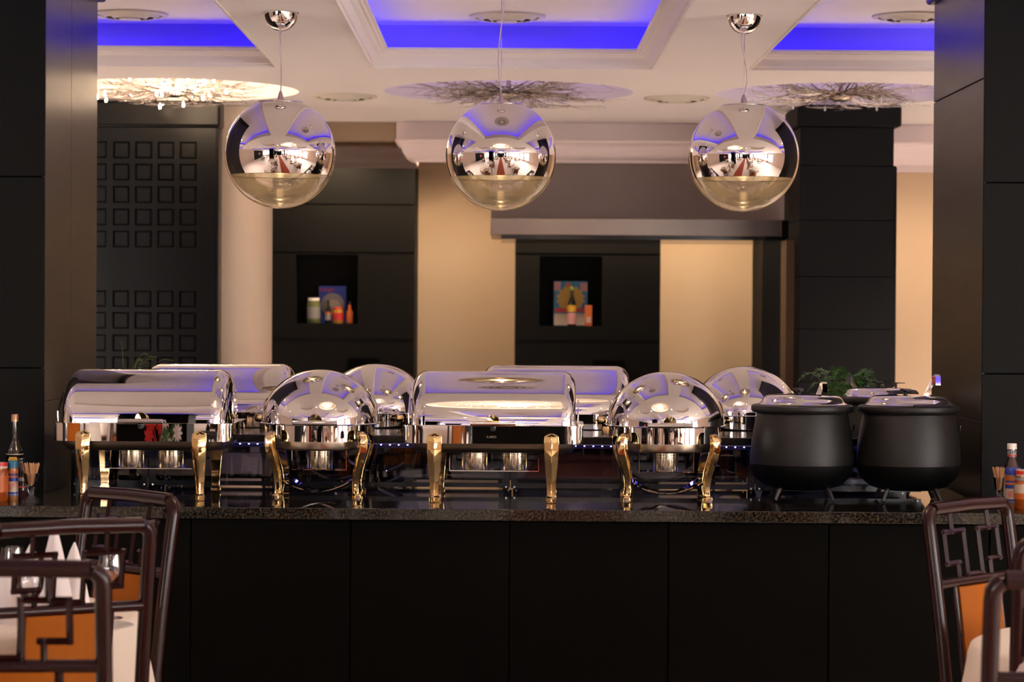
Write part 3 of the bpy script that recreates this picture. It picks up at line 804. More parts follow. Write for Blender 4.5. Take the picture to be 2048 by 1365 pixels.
# small things behind riser glass
def folded_napkin(loc, s, label, g=None, rz=0.0):
    m = MB(); vs = [(-s*.7, -s*.3, 0), (s*.7, -s*.3, 0), (s*.6, s*.35, 0), (-s*.6, s*.35, 0), (-.1*s, 0, 2*s), (.05*s, .05*s, 1.95*s)]
    m.add(vs, [(0, 1, 5, 4), (1, 2, 5), (2, 3, 4, 5), (3, 0, 4), (0, 3, 2, 1)])
    o = m.build('folded_napkin', M['napkin'], smooth=0, bevel=.001); o.location = loc; o.rotation_euler = (0, 0, rz)
    return tag(o, label, 'napkin', g)
folded_napkin(W(1.225, 9.34), .020, 'small white napkin cone behind the riser glass, left one between kettles')
folded_napkin(W(1.257, 9.36), .019, 'small white napkin cone behind the riser glass, middle one between kettles')
folded_napkin(W(1.290, 9.33), .018, 'small white napkin cone behind the riser glass, right one between kettles')
folded_napkin(W(.942, 9.20), .026, 'white napkin cone behind the riser glass left of the first kettle')
cd_ = MB().prism([(-.05, 0), (.05, .045), (.052, .052), (-.047, .007)], -.03, .03, 'y').build('folded_card', M['paper'], smooth=0, bevel=.0005)
cd_.location = W(-.43, 9.10, CT+.001); tag(cd_, 'pale folded card leaning behind the riser glass left of the middle dish', 'card')

# ================================================================ BOTTLES, JARS at the counter ends
def bottle(name, label, cat, loc, prof, m, bands=(), cap=None, capm=None, rz=0):
    t = thing(name, label, cat, loc, rz)
    MB().lathe(prof, 32).build('body', m, t, smooth=45)
    for (r, z0, z1, bm_) in bands:
        MB().lathe([(r, z0), (r+.0006, z0), (r+.0006, z1), (r, z1)], 32, cap=False).build('paper_band', bm_, t, smooth=45)
    if cap: MB().lathe([(0, cap[1]), (cap[0], cap[1]), (cap[0], cap[2]-.002), (cap[0]-.002, cap[2]), (0, cap[2])], 28).build('cap', capm, t, smooth=45)
    return t
YLf = 8.40
def atp(px, Y): return Vector((P(px, 1005, Y).x, Y, CT))
oil = bottle('oil_bottle', 'tall dark oil bottle with gold cap behind the jars, left counter end', 'bottle', atp(29, 8.52), [(0, 0), (.026, 0), (.029, .004), (.029, .15), (.026, .165), (.016, .185), (.0115, .20), (.0105, .265), (0, .266)], M['darkbottle'], [(.0292, .05, .148, M['black'])], (.0125, .262, .288), M['goldcap'])
MB().lathe([(.0293, .148), (.0300, .148), (.0300, .151), (.0293, .151)], 32, cap=False).build('label_edge', M['cream'], oil, smooth=45)
MB().prism([(-.018, .128), (.018, .128), (.012, .141), (-.012, .141)], -.0305, -.0290, 'y').build('label_crest', M['yellow'], oil, smooth=0)
def squeeze(label, loc, capm, wide):
    r = wide
    t = bottle('peanut_jar', label, 'jar', loc, [(0, 0), (r*.94, 0), (r, .006), (r, .10), (r*.97, .118), (r*.9, .122), (0, .123)], M['peanut'], [(r*1.001, .016, .092, M['blue']), (r*1.003, .030, .066, M['cream']), (r*1.002, .094, .103, M['orange']), (r*1.004, .079, .086, M['orange']), (r*1.004, .018, .023, M['grey'])], (r*1.0, .112, .136), capm)
    text_on('lettering', 'SKIPPY', .030, M['red'], t, .049, r=r*1.03, xs=.95*r/.036*.85, ang=.15, shear=.1)
    return t
squeeze('slim peanut butter jar with teal cap, left counter end', atp(26, 8.36), M['teal'], .0175)
jarL = bottle('preserve_jar', 'amber preserve jar with red and cream lid at the left frame edge', 'jar', atp(-3, 8.33), [(0, 0), (.030, 0), (.033, .005), (.033, .10), (.028, .112), (0, .113)], M['amber'], [(.0332, .032, .088, M['orange'])], (.030, .112, .132), M['cream'])
MB().lathe([(.0302, .120), (.0308, .120), (.0308, .132), (.0302, .132)], 28, cap=False).build('lid_band', M['red'], jarL, smooth=45)
bottle('sauce_bottle', 'dark sauce bottle between peanut butter jar and toothpick glass', 'bottle', atp(41, 8.44), [(0, 0), (.019, 0), (.021, .004), (.021, .10), (.012, .12), (.0105, .14), (0, .141)], M['sauce'], [(.0212, .03, .095, M['darkbottle']), (.0214, .062, .075, M['grey']), (.0214, .040, .044, M['red'])], (.012, .125, .138), M['plastic'])
hp = bottle('brown_sauce_bottle', 'brown sauce bottle with white cap and HP neck label, right counter end', 'bottle', atp(2023, 8.42), [(0, 0), (.025, 0), (.028, .004), (.028, .118), (.026, .13), (.0165, .155), (.0145, .165), (.014, .20), (0, .201)], M['sauce'], [(.0282, .03, .11, M['cream']), (.0150, .166, .188, M['grey'])], (.0165, .192, .212), M['white'])
text_on('lettering', 'HP', .017, M['plastic'], hp, .1805, r=.0158)
MB().lathe([(.0157, .168), (.0160, .168), (.0160, .173), (.0157, .173)], 28, cap=False).build('label_stripe', M['red'], hp, smooth=45)
squeeze('wide peanut butter jar with blue cap before the brown sauce bottle', atp(2026, 8.30), M['blue'], .026)
jarR = bottle('preserve_jar', 'amber preserve jar with orange label at the right frame edge', 'jar', atp(2050, 8.24), [(0, 0), (.032, 0), (.035, .005), (.035, .10), (.030, .112), (0, .113)], M['amber'], [(.0352, .035, .092, M['orange']), (.0356, .055, .085, M['cream']), (.0352, .098, .108, M['grey'])], (.031, .112, .134), M['cream'])
MB().lathe([(.0312, .118), (.0318, .118), (.0318, .130), (.0312, .130)], 28, cap=False).build('lid_band', M['red'], jarR, smooth=45)
def pick_glass(label, loc, s=1.0):
    t = thing('toothpick_glass', label, 'glass', loc)
    MB().lathe([(0, 0), (.028*s, 0), (.027*s, .005), (.010*s, .018), (.011*s, .030), (.014*s, .038), (.020*s, .060), (.026*s, .095), (.0245*s, .095), (.018*s, .060), (.008*s, .044), (0, .042)], 24, cap=False).build('bowl', M['glass'], t, smooth=60)
    m = MB()
    for k in range(70):
        a, r = random.uniform(0, 2*PI), math.sqrt(random.random()); 
        m.tube([(.008*s*r*math.cos(a), .008*s*r*math.sin(a), .046), (.029*s*r*math.cos(a), .029*s*r*math.sin(a), .128+random.uniform(-.003, .003))], .0011, 5)
    tp = m.build('toothpicks', M['pick'], t, smooth=0); tp['kind'] = 'stuff'
    return t
pick_glass('stemmed glass full of toothpicks at the left counter end', atp(62, 8.34), 1.05)
pick_glass('stemmed glass of toothpicks beside the brown sauce bottle on the right', atp(1998, 8.42), .80)

# ================================================================ NICHE GOODS
zn1, zn2 = zpx(650, YN)+.001, zpx(652, YN)+.001
def nx(px): return xpx(px, YN+.1)
bx_ = thing('cereal_box', 'blue cereal box with red lettering and grey roundel in the left niche', 'box', (nx(664), YN+.15, zn1))
MB().box(-.083, .083, -.02, .02, 0, .228).build('carton', M['blue'], bx_, smooth=0, bevel=.001)
MB().lathe([(0, 0), (.070, 0), (.070, .0008), (0, .0008)], 40, T=Matrix.Translation((0, -.0205, .115)) @ Matrix.Rotation(PI/2, 4, 'X')).build('roundel', M['grey'], bx_)
MB().lathe([(0, 0), (.045, 0), (.045, .0008), (0, .0008)], 40, T=Matrix.Translation((0.005, -.0215, .10)) @ Matrix.Rotation(PI/2, 4, 'X')).build('roundel_core', M['cream'], bx_)
text_on('lettering', "Kellogg's", .026, M['red'], bx_, .206, y=-.0208, shear=.2, x=-.035)
pj = bottle('pickle_jar', 'pickle jar with white lid, leftmost in the left niche', 'jar', (nx(628), YN+.07, zn1), [(0, 0), (.037, 0), (.040, .006), (.040, .12), (.034, .137), (0, .138)], M['green'], [(.0403, .03, .10, M['grey'])], (.035, .137, .155), M['white'])
sb = bottle('small_sauce_bottle', 'small dark bottle with pale label in the left niche', 'bottle', (nx(657), YN+.06, zn1), [(0, 0), (.017, 0), (.018, .003), (.018, .08), (.008, .105), (.007, .13), (0, .131)], M['darkbottle'], [(.0182, .02, .07, M['grey']), (.0184, .058, .070, M['orange'])], (.008, .125, .14), M['plastic'])
bottle('relish_jar', 'squat red and yellow relish jar in the left niche', 'jar', (nx(677), YN+.06, zn1), [(0, 0), (.030, 0), (.032, .004), (.032, .07), (.027, .085), (0, .086)], M['yellow'], [(.0323, .02, .065, M['red'])], (.028, .085, .099), M['red'])
bottle('chilli_sauce_bottle', 'slim orange chilli sauce bottle, rightmost in the left niche', 'bottle', (nx(700), YN+.06, zn1), [(0, 0), (.020, 0), (.021, .004), (.021, .07), (.010, .085), (.008, .12), (0, .121)], M['orange'], [], (.009, .115, .135), M['darkbottle'])
b2 = thing('snack_box', 'colourful snack box with yellow burst in the middle niche', 'box', (nx(1141), YN+.15, zn2))
MB().box(-.103, .103, -.02, .02, 0, .272).build('carton', M['teal'], b2, smooth=0, bevel=.001)
def patch(px0, px1, z0, z1, m, y=-.0208, par=None): MB().box(px0, px1, y-.0004, y, z0, z1).build('print_patch', m, par, smooth=0)
burst = [(.088*math.cos(a)*(1 if k % 2 else .86), .082*math.sin(a)*(1 if k % 2 else .86)) for k, a in enumerate([2*PI*j/28 for j in range(28)])]
MB().prism([(a, b+.165) for a, b in burst], -.0215, -.0205, 'y').build('print_patch', M['yellow'], b2, smooth=0)
patch(-.102, -.062, .215, .268, M['pinkp'], par=b2); patch(.058, .102, .212, .262, M['pinkp'], par=b2); patch(-.03, .0, .235, .262, M['orange'], par=b2)
patch(-.095, -.025, .083, .108, M['red'], y=-.022, par=b2); patch(-.1, .1, .004, .075, M['cream'], par=b2); patch(.02, .09, .085, .105, M['red'], y=-.022, par=b2)
bottle('dark_wine_bottle', 'dark sauce bottle with pink label before the snack box', 'bottle', (nx(1143), YN+.06, zn2), [(0, 0), (.024, 0), (.026, .004), (.026, .13), (.018, .155), (.009, .185), (.009, .225), (0, .226)], M['darkbottle'], [(.0262, .085, .125, M['yellow']), (.0262, .01, .078, M['pinkp'])], (.010, .215, .235), M['leafy'])
ob = thing('orange_carton', 'slim orange carton right of the dark bottle in the middle niche', 'box', (nx(1176), YN+.07, zn2))
MB().box(-.022, .022, -.015, .015, 0, .125).build('carton', M['orange'], ob, smooth=0, bevel=.001)
patch(-.012, .014, .02, .055, M['cream'], y=-.0155, par=ob)

# ================================================================ PLANTS
def fern(loc):
    t = thing('fern', 'feathery green fern in a dark pot behind the soup kettles', 'plant', loc)
    MB().lathe([(0, 0), (.05, 0), (.065, .12), (.068, .125), (.062, .125), (.058, .11), (0, .11)], 28, cap=False).build('pot', M['terra'], t, smooth=45)
    MB().lathe([(.0585, .111), (0, .114)], 20, cap=False).build('soil', M['soil'], t)
    rnd = random.Random(4)
    for k in range(13):
        a = 2*PI*k/13 + rnd.uniform(-.2, .2); ln = rnd.uniform(.13, .20); up = rnd.uniform(.24, .335)
        m = MB(); pts = []
        for i in range(12):
            u = i/11; pts.append(Vector((math.cos(a)*ln*u**1.1, math.sin(a)*ln*.55*u**1.1, .112 + up*math.sin(u*PI*.62))))
        m.tube(pts, .0012, 4)
        for i in range(3, 12):
            u = i/11; d = (pts[min(i+1, 11)]-pts[i-1]).normalized(); s_ = d.cross(Vector((0, 0, 1))).normalized(); L_ = .050*math.sin(PI*min(1, u*.9+.1))+.006
            for sg in (-1, 1):
                for j in range(3):
                    q = pts[i] + d*(.005*j); e = q + s_*sg*L_*(1-.2*j) + d*.012 + Vector((0, 0, rnd.uniform(-.008, .008)))
                    m.add([q, (q+e)/2+d*.005, e, (q+e)/2-d*.005], [(0, 1, 2, 3)])
        m.build('frond', M['leaf'], t, smooth=0, fix=False)
    return t
fern(W(1.33, 9.74))
gp = thing('grass_plant', 'grassy leaved plant behind the left rear chafing dish', 'plant', W(-1.54, 9.735))
MB().lathe([(0, 0), (.05, 0), (.062, .12), (.064, .125), (.058, .125), (.055, .11), (0, .11)], 28, cap=False).build('pot', M['terra'], gp, smooth=45)
MB().lathe([(.0555, .111), (0, .114)], 20, cap=False).build('soil', M['soil'], gp)
rnd = random.Random(9)
for k in range(22):
    a = rnd.uniform(-1.2, 1.2); ln = rnd.uniform(.10, .20); up = rnd.uniform(.30, .38)
    if k == 3: a, ln, up = PI, .02, .42
    m = MB(); rings = []
    for i in range(9):
        u = i/8; p = Vector((math.cos(a)*ln*u**1.6, math.sin(a)*.05*u, .11 + up*math.sin(u*PI*.55))); w_ = .004*(1-u)+.0004
        rings.append([p+Vector((0, -w_, 0)), p+Vector((w_*.6, 0, .001)), p+Vector((0, w_, 0)), p+Vector((-w_*.6, 0, -.001))])
    m.loft(rings).build('blade', M['leafy'], gp, smooth=30)

# ================================================================ PENDANTS
def pendant(label, px, py, long_cord=False, Y=8.87):
    c = P(px, py, Y); Rb = 0.2
    t = thing('globe_pendant', label, 'pendant lamp', c)
    zc = -0.080                     # edge of the mirror coating
    th0, th1 = math.asin(zc/Rb), math.asin(.184/Rb)
    def arc(r, a0, a1, n): return [(r*math.cos(a0+(a1-a0)*k/n), r*math.sin(a0+(a1-a0)*k/n)) for k in range(n+1)]
    sh = MB().lathe(arc(Rb, th0, th1, 40), 96, cap=False).build('mirror_shell', M['mirror'], t, smooth=80)
    MB().lathe(arc(Rb-.003, th0+.0, th1, 30), 72, cap=False).build('inner_lining', M['goldin'], sh, smooth=80)
    MB().lathe([(Rb*math.cos(th0), Rb*math.sin(th0)), (Rb*math.cos(th0)-.004, Rb*math.sin(th0)-.001)], 72, cap=False).build('coating_edge', M['brass'], sh)
    MB().lathe(arc(Rb, th0, -PI/2+.001, 30), 96, cap=False).build('glass_bowl', M['bowl'], t, smooth=80)
    cp_ = MB().lathe([(0, .182), (.078, .182), (.081, .184), (.079, .187), (.02, .191), (.02, .193), (0, .193)], 48).build('top_cap', M['chrome'], t, smooth=40)
    MB().lathe([(.012, .192), (.010, .206), (.005, .222), (.003, .226), (0, .226)], 20).build('cord_grip', M['cone'], t)
    MB().lathe([(0, -.022), (.014, -.016), (.019, 0), (.014, .018), (.010, .035), (.010, .05), (0, .05)], 20, T=Matrix.Translation((0, 0, .02))).build('bulb', M['lampbulb'], t)
    MB().tube([(0, 0, .068), (0, 0, .181)], .012, 14).build('socket', M['white'], t)
    top = (CTOP if long_cord else CEIL) - c.z
    MB().tube([(0, 0, .224), (0, 0, top-.06)], .0012, 6).build('steel_wire', M['chrome'], t)
    pts = []
    for i in range(26):
        u = i/25; z = .224 + (top-.06-.224)*u
        pts.append((.012*math.sin(u*PI*1.7)*(1 if not long_cord else -1)*(1-.3*u)*(0.35 if px < 600 else 1), .006*math.sin(u*7), z))
    MB().tube(pts, .0025, 6).build('power_cord', M['cord'], t, smooth=60)
    r = .062
    MB().lathe([(0, top-.068)] + [(r*math.sin(a), top-.003-.065*math.cos(a)) for a in [PI/2*k/12 for k in range(1, 13)]] + [(r+.003, top-.003), (r+.003, top-.0005), (0, top-.0005)], 40, cap=False).build('ceiling_cup', M['chrome'], t, smooth=50)
    point_light('pendant_light', (0, 0, -.01), 3.0, (1.0, .80, .58), .018, t)
    return t
pendant('left mirrored globe pendant with clear glass bottom, hung from a ceiling beam', 560.5, 307)
pendant('middle mirrored globe pendant, its cord rising into the blue lit coffer', 1001.5, 311.5, True)
pendant('right mirrored globe pendant with wavy cord, hung from a ceiling beam', 1487, 313.5)

# ================================================================ CEILING LAMPS (twig chandeliers in the round recesses)
def twigs(seed, n=30, droop=0.0):
    rnd = random.Random(seed); m = MB(); tips = []
    def grow(p, d, ln, r, depth):
        pts = [p]; q = p; dd = d
        k = 4 if depth < 2 else 3
        for i in range(k):
            dd = (dd + Vector((rnd.uniform(-.28, .28), rnd.uniform(-.28, .28), rnd.uniform(-.10, .10)))).normalized()
            q = q + dd*ln/k
            if q.z > .085: q.z = .085
            if q.z < -.045: q.z = -.045
            pts.append(q)
        rs_ = [r*(1-.5*i/k) for i in range(k+1)]
        m.tube(pts, rs_, 4, cap=False)
        if depth >= 3: tips.append(q); return
        for i in range(2 if depth == 0 else rnd.choice((1, 2, 2))):
            b = pts[rnd.randint(1, k)]
            a = rnd.uniform(.3, .9)*rnd.choice((-1, 1))
            e = Vector((dd.x*math.cos(a)-dd.y*math.sin(a), dd.x*math.sin(a)+dd.y*math.cos(a), dd.z+rnd.uniform(-.25, .2))).normalized()
            grow(b, e, ln*.72, r*.6, depth+1)
        tips.append(q)
    for k in range(n):
        a = 2*PI*k/n + rnd.uniform(-.1, .1)
        grow(Vector((.035*math.cos(a), .035*math.sin(a), 0)), Vector((math.cos(a), math.sin(a), rnd.uniform(-.22, .22))).normalized(), rnd.uniform(.19, .25), .0048, 0)
    return m, tips
def twig_lamp(label, x, y, seed, lit, group=None, n=30, nb=16):
    t = thing('twig_ceiling_lamp', label, 'ceiling lamp', (x, y, CEIL), 0, group)
    m, tips = twigs(seed, n)
    tw = m.build('twigs', M['twig'], t, smooth=60, fix=False); tw['kind'] = 'stuff'
    MB().lathe([(0, -.036), (.035, -.034), (.055, -.022), (.060, -.008), (.050, 0), (.03, .006), (.012, .012), (.012, .158), (0, .158)], 28).build('hub', M['satin'], t, smooth=50)
    rnd = random.Random(seed+50); pick = [p for p in tips if .2 < math.hypot(p.x, p.y) < .56]; rnd.shuffle(pick)
    b0 = None
    for p in pick[:nb]:
        if b0 is None: b0 = MB().lathe([(0, -.010), (.0045, -.008), (.006, 0), (.004, .009), (.003, .016), (0, .016)], 10).build('bulb', M['bulb'] if lit else M['bulboff'], t); o = b0
        else: o = b0.copy(); COL.objects.link(o)
        o.location = (p.x, p.y, p.z-.006)
    m2 = MB(); rr = CR-.03
    m2.tube([(rr*math.cos(a), rr*math.sin(a), .145) for a in [2*PI*k/48 for k in range(48)]], .006, 6, closed=True)
    if not lit: m2.build('led_ring', M['ledring'], t)
    if lit:
        point_light('twig_lamp_light', (0, .0, .03), CIRCLE_W, WARM, .12, t)
    return t
twig_lamp('lit twig ceiling lamp in the left round recess, above the embossed column', -1.63, 12.03, 3, True, n=62, nb=17)
twig_lamp('unlit silver twig ceiling lamp in the centre round recess', 0.01, 12.03, 11, False, n=66)
twig_lamp('unlit silver twig ceiling lamp in the right round recess above cladded column', 1.64, 12.03, 17, False, n=66)
src = twig_lamp('lit twig ceiling lamp over the dining room aisle, seen mirrored', 0.01, 6.80, 23, True, 'aisle twig lamps', n=12, nb=14)
for y in CIRC_Y[2:]:
    twig_lamp('lit twig ceiling lamp over the dining room aisle, seen mirrored', 0.01, y, 30, True, 'aisle twig lamps', n=8, nb=12)

# ================================================================ VENTS and SPOTS
def vent(label, x, y, z, r, group=None):
    t = thing('ceiling_vent', label, 'air vent', (x, y, z), 0, group)
    MB().lathe([(r*1.0, -.001), (r*.98, -.008), (r*.86, -.012), (r*.84, -.010), (r*.84, -.0005), (0, -.0005)], 48, cap=False).build('rim', M['vent'], t, smooth=40)
    for k, (a, b) in enumerate(((.80, .64), (.56, .40))):
        MB().lathe([(r*a, -.004), (r*b, -.020-.004*k), (r*b*.96, -.018-.004*k), (r*a*.97, -.002)], 40, cap=False).build('ring', M['vent'], t, smooth=40)
    MB().lathe([(0, -.026), (r*.26, -.026), (r*.28, -.023), (r*.26, -.008), (0, -.006)], 32, cap=False).build('core', M['vent'], t, smooth=40)
    MB().lathe([(r*.83, -.0012), (0, -.0012)], 40, cap=False).build('backing', M['ventdark'], t)
    return t
vent('round ring vent at the back of the centre coffer', 0.0, 10.55, CTOP, .165)
vent('round ring vent at the front of the centre coffer, seen mirrored', 0.0, 8.5, CTOP, .165)
vent('round ring vent in the left coffer beside the left pillar', -1.62, 10.55, CTOP, .165)
vent('round ring vent in the right coffer beside the right pillar', 1.72, 10.45, CTOP, .165)
vent('flat round ceiling vent between left and centre round recesses', xpx(687, 12.28), 12.28, CEIL, .165)
vent('flat round ceiling vent between centre and right round recesses', xpx(1350, 12.28), 12.28, CEIL, .165)
v0 = vent('round ring vent inside a coffer of the dining room ceiling, seen mirrored', 0.0, 4.2, CTOP, .165, 'dining room vents')
for (x, y) in ((0, -1.0), (-2.3, 4.2), (2.3, 4.2), (-2.3, -1), (2.3, -1)):
    dup(v0, (x, y, CTOP), None, None, 'dining room vents')
s0 = thing('downlight', 'small round recessed downlight in the dining room ceiling, some seen mirrored, side ones added unseen', 'downlight', (-.81, 6.6, CEIL), 0, 'dining room downlights')
MB().lathe([(.026, -.002), (.040, -.002), (.042, -.005), (.038, -.008), (.026, -.003)], 24, cap=False).build('ring', M['chrome'], s0)
MB().lathe([(.0255, -.0022), (0, -.0022)], 20, cap=False).build('lens', M['spot'], s0)
for (x, y, z) in ((.86, 6.6, CEIL), (-.81, 1.6, CEIL), (.86, 1.6, CEIL), (-.81, -3.7, CEIL), (.86, -3.7, CEIL), (-2.9, 8.6, CTOP), (2.9, 8.6, CTOP), (-2.3, 5.2, CTOP), (2.3, 5.2, CTOP), (-2.3, 3.1, CTOP), (2.3, 3.1, CTOP), (-5.2, 4.2, CTOP), (5.2, 4.2, CTOP), (-5.2, 9.4, CTOP), (5.2, 9.4, CTOP), (-5.2, -1, CTOP), (5.2, -1, CTOP), (-3.8, 6.8, CEIL), (3.8, 6.8, CEIL), (-3.8, 1.5, CEIL), (3.8, 1.5, CEIL), (-3.0, 11.6, CEIL), (3.0, 11.6, CEIL), (-3.0, 13.2, CEIL), (3.0, 13.2, CEIL)):  # last side pairs, beyond the pillars, are added out of view for ceiling bounce
    dup(s0, (x, y, z), None, None, 'dining room downlights')
def spot_light(x, y, z, power, size=2.2, col=SPOTC):
    l = bpy.data.lights.new('downlight_beam', 'SPOT'); l.energy = power; l.color = col; l.spot_size = size; l.spot_blend = .6; l.shadow_soft_size = .03
    o = bpy.data.objects.new('downlight_beam', l); COL.objects.link(o); o.location = (x, y, z-.012)
    return o
# kitchen downlights added unseen behind the header to light the peach wall, and dining room ones
for x in (-1.0, -.32, .35, 1.15, 2.35, 3.2):
    dup(s0, (x, 14.55, CEIL), None, 'small recessed downlight added unseen behind the pink header to light the kitchen wall', 'added kitchen downlights')
    spot_light(x, 14.55, CEIL, (62.0 if 0 < x < 2 else 45.0) if x < 2 else 24.0, 2.7, (1.0, .74, .5))
for (x, y) in ((-3.8, 6.8), (3.8, 6.8), (-3.8, 1.5), (3.8, 1.5), (-3.0, 11.6), (3.0, 11.6), (-3.0, 13.2), (3.0, 13.2)):  # strong beams added so light bounced off the floor brightens the ceiling
    spot_light(x, y, CEIL, SPOT_W)

# ================================================================ CHAIRS & TABLES
def chair_proto(label, group=None):
    t = thing('carved_chair', label, 'chair', (0, 0, 0), 0, group)
    H = 1.035; hw = .212; lean = .075; r = .02
    def back(u):   # height z -> y offset of back plane
        return -0.0 if u < .45 else -lean*((u-.45)/(H-.45))**1.25
    def bp(x, z): return Vector((x, back(z), z))
    # outer frame: posts + rounded top rail, one continuous bent bar (two posts and rail)
    def bar(pts, r_, name, par, n=10, sy=1.0):
        return MB().tube(pts, r_, n).build(name, M['wood'], par, smooth=60)
    rc = .035
    for sx in (-1, 1):
        pts = [Vector((sx*hw, -.03, 0)), Vector((sx*hw, -.01, .2)), bp(sx*hw, .45)] + [bp(sx*hw, z) for z in (.55, .65, .75, .85, .93, H-rc-.01)]
        pts += [bp(sx*(hw-rc*(1-math.cos(a))), H-rc+rc*math.sin(a)) for a in (0.3, .7, 1.1)]
        bar(pts, [.0188]*len(pts), 'post', t)
    bar([bp(-hw+rc*.75, H-rc*.04), bp(0, H+.002), bp(hw-rc*.75, H-rc*.04)], .0198, 'top_rail', t)
    zl = .825; zt_ = H-.018
    bar([bp(-hw, zl), bp(hw, zl)], .0145, 'mid_rail', t)
    bar([bp(-hw, .52), bp(hw, .52)], .013, 'lower_rail', t)
    # lattice
    iw = hw-.016
    def q(u, v): return bp(-iw+2*iw*u, zt_ - (zt_-zl)*v)
    lat = [[(.25, 0), (.25, .26)], [(.40, .26), (.14, .26), (.14, .72), (.30, .72)], [(.28, .72), (.28, 1)], [(.40, .26), (.40, .91), (.60, .91), (.60, .26)], [(.60, .26), (.86, .26), (.86, .72), (.70, .72)], [(.75, 0), (.75, .26)], [(.72, .72), (.72, 1)]]
    for pl in lat:
        m = MB()
        for a, b in zip(pl[:-1], pl[1:]):
            A, B = q(*a), q(*b); d = (B-A).normalized()*.0068
            m.tube([A-d, B+d], .0078, 4)
        m.build('lattice_bar', M['wood'], t, smooth=0)
    for sx in (-1, 1): bar([bp(sx*.118, .52), bp(sx*.118, .68), bp(sx*.118, zl)], .009, 'slat', t, 8)
    # upholstered back panel
    m = MB(); rings = []
    for z in [.528+ (zl-.012-.528)*k/8 for k in range(9)]:
        y = back(z); rings.append([(-.108, y-.010, z), (-.09, y-.016, z), (.09, y-.016, z), (.108, y-.010, z), (.108, y+.010, z), (.09, y+.018, z), (-.09, y+.018, z), (-.108, y+.010, z)])
    m.loft(rings).build('back_panel', M['leather'], t, smooth=60)
    # seat
    m = MB(); P_ = []
    for (z, g) in ((.43, .0), (.465, .0), (.482, .02), (.488, .06)):
        P_.append([(a*(1), b+.21, z) for a, b in rrect(.215-g, .205-g, .035, 4)])
    m.loft(P_).build('seat', M['leather'], t, smooth=60)
    MB().loft([[(a, b+.21, z) for a, b in rrect(.222, .212, .03, 4)] for z in (.385, .43)]).build('seat_frame', M['wood'], t, smooth=50, bevel=.003)
    for sx in (-1, 1):
        bar([Vector((sx*.195, .395, .40)), Vector((sx*.195, .40, 0))], [.017, .014], 'leg', t)
        bar([Vector((sx*.2, -.01, .18)), Vector((sx*.195, .398, .18))], .010, 'stretcher', t, 8)
    bar([Vector((-.2, .19, .18)), Vector((.2, .19, .18))], .010, 'stretcher', t, 8)
    return t
def face(fx, fy): return math.atan2(-fx, fy)     # rz so that local +Y points to (fx,fy)
ch0 = chair_proto('dark mahogany lattice chair, farthest of the left group, by the counter')
def put(o, x, y, fx, fy): o.location = (x, y, 0.0); o.rotation_euler = (0, 0, face(fx, fy))
EXTRA = []
def chair(x, y, fx, fy, label, group=None):
    o = dup(ch0, (x, y, 0), face(fx, fy), label, group); return o
# posts lean back, so the seat line sits ahead of the top rail
def chair_top(x, y, fx, fy): # top rail centre -> base
    n = math.hypot(fx, fy); return x + .075*fx/n, y + .075*fy/n
bx1, by1 = chair_top(-1.095, 7.18, -.70, -.71); put(ch0, bx1, by1, -.70, -.71)
a_, b_ = chair_top(-1.082, 6.13, -.50, .86); chair(a_, b_, -.50, .86, 'mahogany lattice chair in the middle of the left group, gold light along its top rail')
a_, b_ = chair_top(-1.055, 5.14, -.06, 1); chair(a_, b_, -.06, 1, 'mahogany lattice chair nearest the viewer at bottom left')
a_, b_ = chair_top(1.325, 7.0, .74, -.67); chair(a_, b_, .74, -.67, 'mahogany lattice chair by the right counter end with silvery highlights')
a_, b_ = chair_top(1.222, 5.04, .03, 1); chair(a_, b_, .03, 1, 'mahogany lattice chair nearest the viewer at bottom right')
a_, b_ = chair_top(1.45, 5.85, .08, 1); chair(a_, b_, .08, 1, 'mahogany chair corner at the right frame edge behind the nearest one')

def table(x, y, r, label, group=None, seed=1, nfold=11):
    t = thing('round_table', label.replace('white cloth', 'round dining table under white cloth') if False else label, 'table', (x, y, 0), 0, group)
    MB().lathe([(0, .715), (r-.02, .715), (r-.01, .725), (r-.02, .740), (0, .740)], 48).build('table_top', M['wood'], t, smooth=40)
    MB().lathe([(0, 0), (.13, 0), (.13, .02), (.05, .06), (.035, .12), (.035, .70), (.12, .7149), (0, .7149)], 32, cap=False).build('pedestal', M['wood'], t, smooth=40)
    c = thing('tablecloth', None, None) if False else None
    m = MB(); n = 132; rings = []
    rnd = random.Random(seed); ph = [rnd.uniform(0, 6) for _ in range(3)]
    def fold(a): return .5 + .5*math.sin(nfold*a+ph[0]) * (.7+.3*math.sin(3*a+ph[1]))
    sp = [(0.02, .744, 0), (r*.5, .744, 0), (r*.93, .744, 0), (r*.985, .743, 0), (r+.004, .736, .02), (r+.012, .715, .08), (r+.02, .67, .3), (r+.028, .61, .55), (r+.036, .55, .75), (r+.042, .505, .9)]
    for (rr, z, f) in sp:
        rings.append([((rr+f*.055*(fold(2*PI*k/n)-.35))*math.cos(2*PI*k/n), (rr+f*.055*(fold(2*PI*k/n)-.35))*math.sin(2*PI*k/n), z) for k in range(n)])
    vs = [p for r_ in rings for p in r_]; fs = []
    for i in range(len(rings)-1):
        for k in range(n):
            k2 = (k+1) % n; fs.append((i*n+k, i*n+k2, (i+1)*n+k2, (i+1)*n+k))
    fs.append(tuple(range(n))[::-1])
    m.add(vs, fs)
    o = m.build('tablecloth', M['cloth'], smooth=60); o.location = (x, y, 0)
    tag(o, 'pale linen cloth over ' + label if not group else 'pale linen cloth over a dining room table behind the viewer, seen mirrored', 'tablecloth', group and 'dining room tablecloths seen mirrored')
    so = o.modifiers.new('solid', 'SOLIDIFY'); so.thickness = .0015; so.offset = 1
    return t, o
table(-1.56, 6.70, .55, 'the round table between the left chairs', seed=3)
